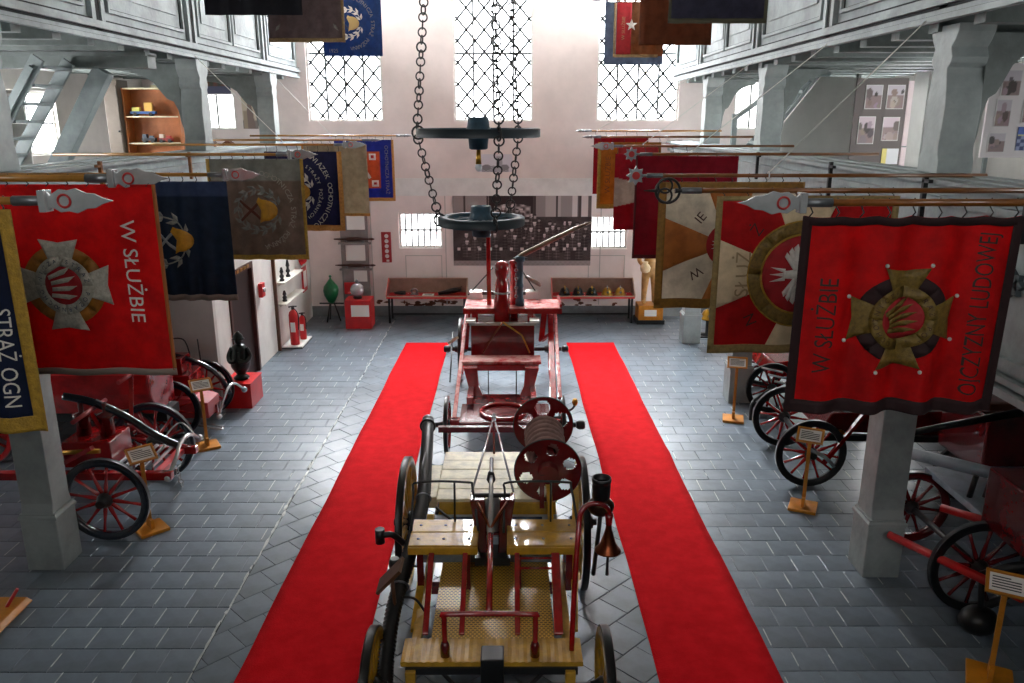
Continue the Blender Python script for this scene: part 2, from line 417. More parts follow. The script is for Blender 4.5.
def seen(cx, cy):
    d_ = .9634*cy + .268*4.85; x = 510+800*cx/d_; y = 341.5+800*(4.85*.9634-cy*.268)/d_
    if not (-10 < x < 1034 and y < 693): return -1
    if -2.4 < cx < -1.4 or 1.32 < cx < 2.4: return -1       # under the carpets
    if abs(cx+.15) < .8 and 5 < cy < 9: return -1
    return 1/d_
quads = []
for a, b_, y0, y1, Q in tiles:
    if Q is None: Q = [(a, y0), (b_, y0), (b_, y1), (a, y1)]
    cx, cy = sum(p[0] for p in Q)/len(Q), sum(p[1] for p in Q)/len(Q); quads.append((seen(cx, cy), cx, cy, Q))
quads.sort(key=lambda t: -t[0])
rest = MB(); random.seed(11); cache = {}
for k, (s_, cx, cy, Q) in enumerate(quads):
    if k < 300 and s_ > 0:
        key = tuple((round(p[0]-cx, 3), round(p[1]-cy, 3)) for p in Q)
        if key not in cache:
            vs, fs = tile_shape([(p[0]-cx, p[1]-cy) for p in Q]); t = MB(); t.add(vs, fs); cache[key] = t.mesh('floor_tile', TILE)
        inst(cache[key], 'floor_tile', floor, (cx, cy, random.uniform(-.0025, 0)), (random.uniform(-.004, .004), random.uniform(-.004, .004), 0))
    else:
        vs, fs = tile_shape(Q); dz = random.uniform(-.003, 0); rest.add([(p[0], p[1], p[2]+dz) for p in vs], fs)
TILE2 = mat('grey_painted_tiles_far', '#6b7782', .32, noise=.35, scale=1.6, bump=.10, bscale=9, spec=.6)
jm = MB()
for x, y, f in joints: jm.b2((x-.0045, y+TS*(1-f)*.5, -.012), (x+.0045, min(y+TS-TS*(1-f)*.5, BY), .0006))
y = 2.3
while y < BY-.4:      # crumbled mortar along the edge of the diagonal field
    w, l, x = random.uniform(.006, .022), random.uniform(.08, .3), DX0+random.uniform(-.012, .012)
    n = 9; jm.prism([(x+w*math.cos(2*PI*i/n)*random.uniform(.5, 1.2), y+l*.5*math.sin(2*PI*i/n)*random.uniform(.8, 1.1)) for i in range(n)], 'z', -.01, .0012); y += l*random.uniform(.7, 1.3)
jo = jm.build('mortar_joint', MORTAR, floor); jo['kind'] = 'stuff'
rt = rest.build('floor_tile', TILE2, floor); rt['kind'] = 'stuff'
# ------------------------------------------------------------------ galleries
ORN = mat('carved_dark_leaf', '#3d474b', .6)
def gallery(side):
    s = 1 if side == 'right' else -1
    X = RX if s > 0 else LX; O = ORX if s > 0 else OLX
    def bx(b, d0, d1, y0, y1, z0, z1): return b.b2((X+s*d0, y0, z0), (X+s*d1, y1, z1))   # d = distance from the nave face outwards
    wd = abs(O-X); Y0 = -4
    # lower gallery: slab, parapet, ledge
    g = struct(thing('gallery_lower_%s' % side, 'grey painted lower gallery on the %s of the nave' % side, None))
    bx(MB(), .1, wd, Y0, BY, 2.8, 3.02).build('floor_boards', GREYD, g)
    bx(MB(), .02, .14, Y0, BY, 2.77, 4.3).build('parapet', GREY, g)
    for z0, z1, p in ((2.77, 2.83, .07), (2.87, 2.92, .05), (2.97, 3.06, .03), (4.12, 4.18, .05)):
        bx(MB(), -p, .02, Y0, BY, z0, z1).build('moulding', GREY, g)
    for k in range(3): bx(MB(), -.10+k*.18, .07+k*.18, Y0, BY, 4.30+k*.012, 4.335+k*.012).build('ledge_board', GREY, g)
    # upper gallery
    u = struct(thing('gallery_upper_%s' % side, 'grey panelled upper gallery on the %s of the nave' % side, None))
    zb = 5.70 if s > 0 else 5.78
    bx(MB(), .02, wd, Y0, BY, zb+.16, zb+.24).build('ceiling_boards', GREYD, u)
    bx(MB(), .04, .14, Y0, BY, zb+.08, zb+1.35).build('parapet', GREY, u)
    for z0, z1, p in ((0, .05, .02), (.05, .10, -.01), (.13, .17, .04), (.17, .22, .01), (1.30, 1.38, .06)):
        bx(MB(), -p, .06, Y0, BY, zb+z0, zb+z1).build('moulding', GREY, u)
    for z0, z1, p in ((.10, .13, .0), (.222, .236, .012), (.05, .058, -.005)): bx(MB(), -p, .05, Y0, BY, zb+z0, zb+z1).build('groove_shade', GAPSHADE, u)
    ys = [.5, 3.0, 5.1, 7.65, 10.35, 13.35, 17.2, BY]
    for k, y in enumerate(ys[:-1]):
        for dy in (-.16, .07): bx(MB(), -.02, .06, y+dy, y+dy+.09, zb+.22, zb+1.3).build('pilaster_strip', GREY, u)
        bx(MB(), .0, .05, y-.07, y+.07, zb+.10, zb+1.3).build('groove_shade', GAPSHADE, u)
        a, b_ = y+.30, ys[k+1]-.30; n = 2 if b_-a > 3.2 else 1
        for j in range(n):
            p0 = a+(b_-a)*j/n+.05*(j > 0); p1 = a+(b_-a)*(j+1)/n-.05*(j < n-1)
            f = MB()
            for y0, y1, z0, z1 in ((p0, p1, .34, .38), (p0, p1, 1.12, 1.16), (p0, p0+.04, .38, 1.12), (p1-.04, p1, .38, 1.12)): bx(f, -.005, .045, y0, y1, zb+z0, zb+z1)
            pf = f.build('panel_frame', GREY, u)
            bx(MB(), .02, .045, p0+.22, p1-.22, zb+.56, zb+.98).build('raised_panel', GREY, u)
            gm = MB()
            for y0, y1, z0, z1 in ((p0+.04, p1-.04, .38, .395), (p0+.04, p1-.04, 1.10, 1.12), (p0+.04, p0+.056, .38, 1.12), (p1-.056, p1-.04, .38, 1.12)): bx(gm, .028, .045, y0, y1, zb+z0, zb+z1)
            gm.build('groove_shade', GAPSHADE, u)
    y = 4.2
    while y < 19.5:
        bx(MB(), .16, wd, y-.09, y+.09, zb-.06, zb+.16).build('joist', GREYD, u); y += .78
    if s < 0:
        bx(MB(), .1, wd, 11.85, 12.12, zb-.24, zb-.06).build('beam', GREYD, u)
        bx(MB(), .1, wd, 11.8, 12.17, zb-.08, zb-.03).build('beam', GREYD, u)
    return g, u
gallery('left'); gallery('right')
# columns: lower plinth + shaft, upper carved post with bracket
def column(side, y, label, upper_only=False):
    s = 1 if side == 'right' else -1
    X = RX if s > 0 else LX; zb = 5.70 if s > 0 else 5.78
    c = thing('gallery_column', label, 'column', (X + s*.2, y, 0), 'gallery columns')
    if not upper_only:
        MB().b2((-.2, -.2, 0), (.2, .2, .62)).build('plinth', COLM, c, .012)
        p = MB(); p.lathe([(.30, 0), (.30, .03), (.275, .05), (.275, .07)], (0, 0, .62), n=4)
        M = Matrix.Rotation(PI/4, 4, 'Z'); p.v = [tuple(M @ Vector(q)) for q in p.v]; p.s = [False]*len(p.s); p.build('plinth_moulding', COLM, c)
        sh = MB(); prof = [(.19, .69), (.165, .80), (.165, 2.1), (.185, 2.2), (.165, 2.3), (.2, 2.6), (.2, 2.77)]
        sh.prism([(-w, z) for w, z in prof] + [(w, z) for w, z in prof[::-1]], 'x', -.175, .175); sh.build('shaft', COLM, c, .01)
    # upper post: lobed silhouette seen from the nave
    z0 = 4.35; top = zb
    pr = [(.19, z0), (.19, z0+.12), (.165, z0+.17), (.155, z0+.24), (.17, z0+.42), (.185, z0+.6), (.16, z0+.78), (.13, z0+.9), (.125, z0+.96), (.17, z0+1.0), (.185, z0+1.05), (.165, z0+1.1), (.15, z0+1.14), (.2, z0+1.2), (.24, z0+1.27), (.25, top-.01)]
    q = MB(); q.prism([(-w, z) for w, z in pr] + [(w, z) for w, z in pr[::-1]], 'x', -.2+(.2 if s > 0 else 0), .2+(.14 if s > 0 else -.06)) if s > 0 else q.prism([(-w, z) for w, z in pr] + [(w, z) for w, z in pr[::-1]], 'x', -.14, .2); q.build('upper_post', COLM, c, .008)
    # bracket reaching outwards under the joists, seen from the camera
    br = [(.14, top-.08), (1.25, top-.08), (1.2, top-.17), (.95, top-.2), (.75, top-.25), (.55, top-.37), (.42, top-.55), (.36, top-.62), (.26, top-.66), (.2, top-.8), (.17, top-1.0), (.14, top-1.1)]
    b = MB(); b.prism([(s*(.14+(x-.14)*(.62 if s > 0 else 1))+(.2 if s > 0 else 0), z) for x, z in br], 'y', -.15, .15); b.build('bracket', GREYD, c, .006)
    return c
for side, ys in (('left', (8.12, 13.65, 17.7)), ('right', (7.95, 13.55, 17.45))):
    for y, w in zip(ys, (('standing beside the near wheel of the red hose cart', 'by the partition door', 'above the fire extinguishers'), ('with red vehicle shafts behind it', 'between the red wheeled carts', 'beside the brass helmet by the back wall'))[side == 'right']):
        column(side, y, 'pale grey carved wooden gallery column on the %s, %s' % (side, w), side == 'left' and y > 9)
# carved leaf on the near right parapet
lf = MB()
for a, L in ((0, .2), (.6, .17), (-.6, .17), (1.2, .13), (-1.2, .13), (PI, .14), (2.4, .12), (-2.4, .12)):
    dx, dz = math.cos(a), math.sin(a); w = .045
    lf.prism([(6.02, 3.63), (6.02+dx*L*.5-dz*w, 3.63+dz*L*.5+dx*w), (6.02+dx*L, 3.63+dz*L), (6.02+dx*L*.5+dz*w, 3.63+dz*L*.5-dx*w)], 'x', RX-.02, RX+.025)
tag(struct(lf.build('trim_4', ORN)), 'dark carved leaf ornament on the right parapet')
# south gallery under the photographer
struct(MB().b2((OLX, -4, 2.8), (ORX, .5, 3.02)).build('floor_south_gallery', GREYD))
# ------------------------------------------------------------------ carpets
CARP = mat('red_carpet', '#b8060f', .95, scale=5, bump=.4, bscale=90, col2='#c80d18', spec=.1)
def carpet(xs, label):
    b = MB(); n = 46; cols = 8
    for j in range(n+1):
        y = 5.0 + (17.3-5.0)*j/n
        for i in range(cols+1):
            x0, x1 = xs(y); u = i/cols
            wob = .006*math.sin(y*1.7+xs(5)[0]) + .003*math.sin(y*4.1)
            z = .010 + .004*math.sin(y*9+u*3)*math.sin(u*7) + (.012*math.exp(-((y-10.9-u*.25)/.04)**2))
            b.v.append((x0+(x1-x0)*u+wob, y, max(z, .006)))
    for j in range(n):
        for i in range(cols):
            a = j*(cols+1)+i; b.f.append((a, a+1, a+cols+2, a+cols+1)); b.s.append(True)
    o = b.build('carpet_runner', CARP); md = o.modifiers.new('solid', 'SOLIDIFY'); md.thickness = .006; md.offset = -1
    return tag(o, label, 'carpet', 'red carpet runners')
carpet(lambda y: (-2.47+.012*(y-6), -1.37), 'red carpet runner on the hose and green pump side of the two engines')
carpet(lambda y: (1.335-.006*(y-6), 2.44-.010*(y-6)), 'red carpet runner on the bell and hose reel side of the two engines')
# ------------------------------------------------------------------ banners
def disc(cx, cy, r, n=28): return [(cx+r*math.cos(2*PI*i/n), cy+r*math.sin(2*PI*i/n)) for i in range(n)]
def arc(cx, cy, r0, r1, a0, a1, n=12):
    return [(cx+r1*math.cos(a0+(a1-a0)*i/n), cy+r1*math.sin(a0+(a1-a0)*i/n)) for i in range(n+1)] + [(cx+r0*math.cos(a1-(a1-a0)*i/n), cy+r0*math.sin(a1-(a1-a0)*i/n)) for i in range(n+1)]
def annulus(cx, cy, r0, r1, k=8): return [arc(cx, cy, r0, r1, 2*PI*i/k, 2*PI*(i+1)/k, 5) for i in range(k)]
def rect(x0, x1, y0, y1): return [(x0, y0), (x1, y0), (x1, y1), (x0, y1)]
def rot(P, a, c=(0, 0)):
    ca, sa = math.cos(a), math.sin(a); return [(c[0]+ca*(x-c[0])-sa*(y-c[1]), c[1]+sa*(x-c[0])+ca*(y-c[1])) for x, y in P]
def leaf(cx, cy, L, w, a):
    return rot([(cx-L/2, cy), (cx-L*.1, cy+w/2), (cx+L/2, cy), (cx-L*.1, cy-w/2)], a, (cx, cy))
class Banner:
    def __init__(s, label, Y, xc, zc, w, h, base, group, amp=.02, waves=5, ph=0, scallop=.0, nx=60, lean=0, edge=None):
        s.Y, s.xc, s.zc, s.w, s.h, s.amp, s.k, s.ph, s.lean, s.sc = Y, xc, zc, w, h, amp, waves, ph, lean, scallop
        s.root = thing('banner', label, 'banner', (xc, Y, zc+h/2), group)
        b = MB(); ny = int(nx*h/w); cols = []
        for j in range(ny+1):
            for i in range(nx+1):
                p, q = w*(i/nx-.5), h*(j/ny-.5); b.v.append(s.mp(p, q)); cols.append(base(p, q) if callable(base) else base)
        for j in range(ny):
            for i in range(nx):
                a = j*(nx+1)+i; b.f.append((a, a+1, a+nx+2, a+nx+1)); b.s.append(True)
        b.c = cols; s.cloth = b.build('cloth', CLOTH, s.root)
        md = s.cloth.modifiers.new('solid', 'SOLIDIFY'); md.thickness = .004; md.offset = 0
    def mp(s, p, q, off=0):
        t = .5 - q/s.h      # 0 at the top
        y = s.amp*(.35+.65*t)*(math.sin(s.k*2*PI*p/s.w + s.ph + .8*t) + .45*math.sin(s.k*3.7*p/s.w*2 + 1.3*s.ph)) + s.lean*t
        z = q - s.h/2 - (s.sc*abs(math.sin(6*PI*(p/s.w+.5)))*(1-t)**6 if s.sc else 0)
        return (p, y - off, -0 + z)
    def patch(s, name, polys, m, off=.006, grid=.05, label=None):
        grid = min(grid, .05); off = off+.003
        if polys and not isinstance(polys[0], list): polys = [polys]
        b = MB()
        for P in polys:
            bm = bmesh.new(); bm.faces.new([bm.verts.new((x, y, 0)) for x, y in P])
            xs = [p[0] for p in P]; ys = [p[1] for p in P]
            for ax, vals in ((0, xs), (1, ys)):
                k0 = math.floor(min(vals)/grid)+1
                while k0*grid < max(vals):
                    n = (1, 0, 0) if ax == 0 else (0, 1, 0); co = (k0*grid, 0, 0) if ax == 0 else (0, k0*grid, 0)
                    bmesh.ops.bisect_plane(bm, geom=bm.verts[:]+bm.edges[:]+bm.faces[:], plane_co=co, plane_no=n); k0 += 1
            bmesh.ops.triangulate(bm, faces=bm.faces[:]); bm.verts.index_update()
            b.add([s.mp(v.co.x, v.co.y, off) for v in bm.verts], [tuple(v.index for v in f.verts) for f in bm.faces], True); bm.free()
        o = b.build(name, m, s.cloth)
        md = o.modifiers.new('solid', 'SOLIDIFY'); md.thickness = .003; md.offset = 0
        if label: o['label'] = label
        return o
    def text(s, txt, cx, cy, size, a, m, off=.008, sp=1.0, name='lettering', narrow=1.0):
        vs, fs = text_verts(txt, size, sp); ca, sa = math.cos(a), math.sin(a)
        bm = bmesh.new(); V_ = [bm.verts.new((x*narrow, y, 0)) for x, y in vs]
        for f in fs:
            try: bm.faces.new([V_[i] for i in f])
            except ValueError: pass
        for ax in (0, 1):
            vals = [v.co[ax] for v in bm.verts]; k0 = math.floor(min(vals)/.04)+1
            while k0*.04 < max(vals):
                bmesh.ops.bisect_plane(bm, geom=bm.verts[:]+bm.edges[:]+bm.faces[:], plane_co=(k0*.04, k0*.04, 0), plane_no=(1, 0, 0) if ax == 0 else (0, 1, 0)); k0 += 1
        bm.verts.index_update()
        # one letter at a time: islands that overlap along the line belong together
        left = set(bm.faces); isl = []
        while left:
            st = [left.pop()]; grp = list(st)
            while st:
                f = st.pop()
                for e in f.edges:
                    for g in e.link_faces:
                        if g in left: left.discard(g); st.append(g); grp.append(g)
            xs = [v.co.x for f in grp for v in f.verts]; isl.append([min(xs), max(xs), grp])
        isl.sort(key=lambda t: t[0]); letters = []
        for t in isl:
            if letters and t[0] < letters[-1][1]-.2*(t[1]-t[0]): letters[-1][1] = max(letters[-1][1], t[1]); letters[-1][2] += t[2]
            else: letters.append(t)
        big = size >= .12
        if not big: letters = [[0, 0, [f for t in letters for f in t[2]]]]
        for _, _, grp in letters:
            idx = {}; pts = []; faces_ = []
            for f in grp:
                q = []
                for v in f.verts:
                    if v.index not in idx: idx[v.index] = len(pts); x, y = v.co.x, v.co.y; pts.append(s.mp(cx+ca*x-sa*y, cy+sa*x+ca*y, off+.003))
                    q.append(idx[v.index])
                faces_.append(tuple(q))
            b = MB(); b.add(pts, faces_); o = b.build('letter' if big else name, m, s.cloth)
            if not big: o['kind'] = 'stuff'
        bm.free()
    def arctext(s, txt, cx, cy, r, a0, a1, size, m, off=.008, inward=False, name='lettering'):
        b = MB(); n = len(txt)
        for k, ch in enumerate(txt):
            if ch == ' ': continue
            a = a0+(a1-a0)*k/max(1, n-1); vs, fs = text_verts(ch, size); th = a-PI/2 if not inward else a+PI/2
            ca, sa = math.cos(th), math.sin(th); ox, oy = cx+r*math.cos(a), cy+r*math.sin(a)
            b.add([s.mp(ox+ca*x-sa*y, oy+sa*x+ca*y, off) for x, y in vs], fs)
        o = b.build(name, m, s.cloth); o['kind'] = 'stuff'; return o
    def border(s, m, wd=.05, sides='lrtb', name='fringe', label=None):
        W, Hh = s.w/2, s.h/2; P = []
        if 'l' in sides: P.append(rect(-W-.01, -W+wd, -Hh, Hh))
        if 'r' in sides: P.append(rect(W-wd, W+.01, -Hh, Hh))
        if 'b' in sides: P.append(rect(-W-.01, W+.01, -Hh-.03, -Hh+wd))
        if 't' in sides: P.append(rect(-W, W, Hh-wd, Hh))
        return s.patch(name, P, m, .007, .03, label=label)
    def wreath(s, cx, cy, r, m, a0=.45, a1=2*PI-.45, n=13, size=.12):
        P = []
        for k in range(n):
            a = a0+(a1-a0)*k/(n-1)
            sg = 1 if a < PI else -1
            for dr, tw in ((-.14*r, .5), (.14*r, -.5)):
                P.append(leaf(cx+(r+dr)*math.cos(a), cy+(r+dr)*math.sin(a), .46*r, .19*r, a-sg*PI/2+sg*tw+PI))
        P += [arc(cx, cy, r*.97, r*1.03, a0, PI, 14), arc(cx, cy, r*.97, r*1.03, PI, a1, 14)]
        o = s.patch('wreath', P, m, .007, .2); o['kind'] = 'stuff'; return o
    def helmet(s, cx, cy, r, m, m2):
        s.patch('helmet', [[(cx-.35*r, cy-.9*r), (cx-.1*r, cy-.75*r)] + [(cx+r*.95*math.cos(a), cy+r*.75*math.sin(a)) for a in [(-PI/2)+PI*i/12 for i in range(13)]] + [(cx-.1*r, cy+.75*r), (cx-.35*r, cy+.9*r), (cx-.5*r, cy+.6*r), (cx-.2*r, cy)]], m, .012, .1)
        s.patch('crossed_axes', [rot(rect(cx-1.9*r, cx+.1*r, cy-.09*r, cy+.09*r), t, (cx-.9*r, cy)) for t in (PI/4, -PI/4)], m2, .009, .12)
    def pole(s, x_in, x_out, z, m, r=.017, finial='spear', tilt=0, rings=8, ring_m=None, ring_r=.012, dz_out=0):
        """the pole lies along x above the cloth; x_in is the tip end over the nave"""
        z0 = z - (s.zc + s.h/2); sg = 1 if x_out > x_in else -1
        a = (x_in-s.xc, .01, z0); b = (x_out-s.xc, .01+tilt, z0+dz_out)
        po = MB(); po.cyl(a, b, r*.9, r, 12); po.build('pole', m, s.root)
        fer = MB(); fer.cyl((a[0], .01, z0), (a[0]+sg*.14, .01+tilt*.05, z0+dz_out*.05), r*1.12, r*1.15, 12); fer.build('ferrule', GALV, s.root)
        t = a[0]; f = MB()
        if finial == 'spear':
            P = [(0, -.035), (-.03, -.05), (-.05, -.03), (-.09, -.055), (-.13, -.05), (-.17, -.06), (-.22, -.038), (-.26, -.035), (-.30, -.014), (-.35, 0)]
            P = P + [(x, -y) for x, y in P[::-1]][1:]
            f.prism([(t - sg*(-x) if False else t + sg*x, z0+y) for x, y in P], 'y', -.004, .012)
            f.b2((t-sg*.035, -.03, z0-.052), (t+sg*.0, .04, z0+.052))
            fo = f.build('finial', STEEL, s.root, .003)
            MB().ring((t-sg*.115, -.008, z0), .03, .006, (0, 1, 0), 20, 6).build('emblem_ring', mat('enamel_red', '#b02a2a', .3), fo)
        elif finial == 'heart':
            f.ring((t-sg*.12, .0, z0+.035), .05, .008, (0, 1, 0), 18, 6); f.ring((t-sg*.12, .0, z0-.035), .05, .008, (0, 1, 0), 18, 6)
            f.ring((t-sg*.10, .0, z0), .085, .010, (0, 1, 0), 24, 6); f.cyl((t-sg*.17, 0, z0), (t-sg*.27, 0, z0), .014, .003, 8); f.cyl((t, 0, z0), (t-sg*.05, 0, z0), .014, .02, 8)
            f.build('finial', BLACK, s.root)
        elif finial == 'star':
            P = [(t-sg*.10+(.085 if i % 2 == 0 else .055)*math.cos(i*PI/8), z0+(.085 if i % 2 == 0 else .055)*math.sin(i*PI/8)) for i in range(16)]
            f.prism(P, 'y', -.01, .012); f.cyl((t, 0, z0), (t-sg*.05, 0, z0), .012, n=8); fo = f.build('finial', GALV, s.root)
            MB().cyl((t-sg*.1, -.016, z0), (t-sg*.1, -.008, z0), .035, n=14).build('emblem_disc', mat('enamel_red', '#b02a2a', .3), fo)
        else:
            f.lathe([(.012, 0), (.03, .03), (.02, .06), (.028, .085), (.004, .19)], (t, 0, z0), (-sg, 0, 0), 10); f.build('finial', GALV, s.root)
        if rings:
            for k in range(rings):
                p = s.w*(-.47+.94*k/(rings-1)); top = s.mp(p, s.h/2)
                o = MB().tube([(p-.008, top[1], -.012), (p+.010, top[1]*.5, (z0-r)*.35), (p-.004, .01+.0, z0-r*.9), (p+.006, .02, z0+r*1.1)], ring_r*.35, 5).build('hook', ring_m or BLACK, s.root)
        return s
def col(h): return lin(h)
GOLD = mat('gold_fringe', '#b08a2c', .6, noise=.35, scale=30, bump=.4, bscale=90)
GOLDD = mat('old_gold_embroidery', '#7d6426', .55, noise=.45, scale=40, bump=.3, bscale=90)
SILV = mat('silver_embroidery', '#b9b4a6', .5, noise=.3, scale=40, bump=.3, bscale=90)
SILVD = mat('dull_silver_embroidery', '#8d8f88', .6, noise=.35, scale=40)
DBRD = mat('black_red_border', '#2a1013', .8, noise=.3, scale=20)
DTXT = mat('dark_gold_lettering', '#3d1a10', .6, noise=.3, scale=30)
HELM = mat('yellow_helmet_embroidery', '#c78f22', .5, noise=.25, scale=25)
AXE = mat('grey_axe_embroidery', '#7a7f84', .6)
CRIM = mat('crimson_patch', '#a3121c', .7, noise=.25, scale=12)
NAVYP = mat('navy_patch', '#2b3a5a', .7)
WHT = mat('white_embroidery', '#d8d6cf', .6, noise=.15, scale=30)
_nt = CLOTH.node_tree; _b = _nt.nodes['Principled BSDF']; _t = _nt.nodes.new('ShaderNodeBsdfTranslucent'); _m = _nt.nodes.new('ShaderNodeMixShader'); _m.inputs[0].default_value = .55
_src = _b.inputs['Base Color'].links[0].from_socket; _nt.links.new(_src, _t.inputs['Color']); _out = _nt.nodes['Material Output']
_nt.links.new(_b.outputs[0], _m.inputs[1]); _nt.links.new(_t.outputs[0], _m.inputs[2]); _nt.links.new(_m.outputs[0], _out.inputs['Surface'])
GL, GR, GUL, GUR = 'banners on the left lower gallery', 'banners on the right lower gallery', 'banners hanging from the left upper gallery', 'banners hanging from the right upper gallery'
def eagle(b, cx, cy, r, a):
    P = [rot([(cx-.10*r, cy-.5*r), (cx+.10*r, cy-.5*r), (cx+.16*r, cy+.2*r), (cx+.05*r, cy+.55*r), (cx-.08*r, cy+.5*r), (cx-.16*r, cy+.2*r)], a, (cx, cy))]
    for sg in (1, -1):
        for k in range(7):
            t = .30+.24*k; L = r*(.62+.05*min(k, 3))
            q = [(cx+sg*.12*r, cy+.18*r-.02*r*k), (cx+sg*(.12*r+L*math.cos(.85-t)), cy+.12*r+L*math.sin(.85-t)+.03*r), (cx+sg*(.12*r+L*.93*math.cos(.85-t-.15)), cy+.12*r+L*.93*math.sin(.85-t-.15)), (cx+sg*.10*r, cy+.02*r-.04*r*k)]
            P.append(rot(q if sg > 0 else q[::-1], a, (cx, cy)))
    for k in (-1, 0, 1): P.append(rot([(cx-.06*r+k*.1*r, cy-.45*r), (cx+.06*r+k*.1*r, cy-.45*r), (cx+k*.2*r, cy-.85*r)], a, (cx, cy)))
    return b.patch('eagle', P, WHT, .012, .3)
def wedges(b, m):
    T = math.tan(PI/8); L = 1.2
    for k in range(4):
        P = clip(rot([(0, 0), (L, -L*T), (L, L*T)], k*PI/2), -b.w/2+.01, b.w/2-.01, -b.h/2+.01, b.h/2-.01); b.patch('silk_wedge', [P], m, .003)
def cross_emblem(b, cx, cy, R, arm, ringm, text, tm, inner):
    a = .36*R
    P = []
    for k in range(4):
        P.append(rot([(cx-.22*R, cy+.45*R), (cx-.44*R, cy+R), (cx, cy+.93*R), (cx+.44*R, cy+R), (cx+.22*R, cy+.45*R)], k*PI/2, (cx, cy)))
    b.patch('laurel_ring', annulus(cx, cy, .62*R, .88*R), ringm, .008, .12)
    b.patch('cross', P, arm, .013, .12)
    b.patch('medallion_ring', annulus(cx, cy, .42*R, .64*R), arm, .016, .12)
    b.patch('medallion', disc(cx, cy, .42*R), CRIM, .015, .12)
    b.patch('firefighter_figures', [rot([(cx-.3*R, cy-.26*R+j*.13*R), (cx+.1*R, cy-.3*R+j*.13*R), (cx+.3*R, cy-.22*R+j*.13*R), (cx+.05*R, cy-.19*R+j*.13*R), (cx-.28*R, cy-.18*R+j*.13*R)], .15*j) for j in range(5)], inner, .020, .12)
    b.arctext(text, cx, cy, .53*R, PI*1.35, -PI*.62, .13*R, tm, .021)
# --- left lower gallery, from the camera towards the back
b = Banner('navy banner with wide gold fringe and white STRAŻ lettering', 3.9, -3.0, 3.87, 1.16, 1.12, col('#18264a'), GL, .02, 4, 1)
b.border(GOLD, .055, 'lrb')
b.text('STRAŻ OGN', .455, -.19, .105, -PI/2-.04, WHT, narrow=.9); b.wreath(-.1, 0, .25, SILV); b.helmet(-.02, 0, .15, HELM, AXE)
b.pole(-2.26, -5.35, 4.47, POLEW, .021, 'spear')
b = Banner('bright red banner lettered W SŁUŻBIE beside a silver cross badge', 4.78, -2.78, 3.91, 1.38, 1.14, col('#d81016'), GL, .012, 3, 2)
b.border(mat('thin_gold_edge', '#9a5a24', .6), .012, 'r'); b.border(mat('grey_hem', '#8a7a70', .7), .012, 'b')
cross_emblem(b, .08, -.03, .28, SILV, mat('ochre_laurel', '#a2671c', .6, noise=.3, scale=30), 'OCHOTNICZA STRAŻ POŻARNA', NAVYP, SILV)
b.text('W SŁUŻBIE', .50, .05, .13, -PI/2, WHT, narrow=.98)
b.pole(-2.35, -5.35, 4.515, POLEW, .023, 'spear', rings=12)
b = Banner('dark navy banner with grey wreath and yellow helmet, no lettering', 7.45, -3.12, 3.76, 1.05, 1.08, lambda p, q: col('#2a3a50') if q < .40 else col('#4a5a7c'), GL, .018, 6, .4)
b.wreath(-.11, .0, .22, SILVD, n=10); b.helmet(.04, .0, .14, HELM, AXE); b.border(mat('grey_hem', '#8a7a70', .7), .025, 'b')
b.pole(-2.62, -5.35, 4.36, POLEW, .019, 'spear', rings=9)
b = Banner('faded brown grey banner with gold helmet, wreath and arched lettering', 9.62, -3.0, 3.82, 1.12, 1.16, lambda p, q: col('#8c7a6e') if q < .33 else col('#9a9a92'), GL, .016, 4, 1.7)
b.wreath(.0, -.02, .24, SILVD); b.helmet(.07, -.02, .17, HELM, mat('maroon_thread', '#5a2a18', .7)); b.border(GOLD, .03, 'lrb')
b.arctext('OCHOTNICZA STRAŻ POŻARNA', -.02, -.02, .44, 1.35, -1.35, .085, SILV); b.text('SMIŁOWINA 08', -.48, -.02, .085, -PI/2, SILVD)
b.pole(-2.6, -5.35, 4.45, POLEW, .019, 'spear', rings=9)
b = Banner('navy banner with gold fringe and two arched rows of white lettering', 12.35, -3.12, 3.80, 1.15, 1.16, col('#2c2e58'), GL, .014, 4, .3)
b.wreath(-.15, -.02, .26, WHT); b.helmet(-.08, -.02, .17, HELM, AXE); b.border(mat('orange_fringe', '#c98f45', .6, noise=.3, scale=30), .06, 'rb')
b.arctext('ZWIĄZEK OCHOTNICZYCH', -.25, -.02, .64, 1.0, -1.0, .105, WHT); b.arctext('STRAŻY POŻARNYCH', -.22, -.02, .46, .95, -.95, .075, WHT)
b.pole(-2.5, -5.35, 4.48, POLEW, .019, 'spear', rings=8)
b = Banner('plain beige grey banner hanging between navy and blue ones', 14.3, -3.05, 3.82, 1.12, 1.2, col('#a89c88'), GL, .012, 5, 2.2)
b.patch('stain', disc(-.05, .05, .1), mat('brown_stain', '#5d4632', .8), .005); b.border(mat('orange_fringe', '#c98f45', .6), .02, 'lb')
b.pole(-2.42, -5.35, 4.5, POLEW, .018, 'round', rings=8)
b = Banner('royal blue banner with orange field and small emblems near back wall', 17.0, -3.02, 3.83, 1.22, 1.22, lambda p, q: col('#a85c38') if abs(q) < .38 and p < .32 else col('#2c3c86'), GL, .012, 4, 1, nx=70)
b.patch('badge', [rect(.1, .24, .2, .33), rect(.14, .28, -.34, -.21)], WHT); b.patch('badge_mark', [rect(.14, .2, .24, .30), rect(.18, .24, -.30, -.25)], CRIM, .010)
b.patch('white_ribbon', [rot(rect(-.15, .2, -.03, .03), -1.0, (0, 0)), rot(rect(-.25, .1, .05, .1), .5, (0, 0))], WHT, .009); b.text('OCHOTNICZA STRAŻ', .46, 0, .1, -PI/2, SILVD); b.border(mat('orange_fringe', '#c98f45', .6), .04, 'rb')
b.pole(-2.2, -5.35, 4.52, POLEW, .02, 'round', rings=8)
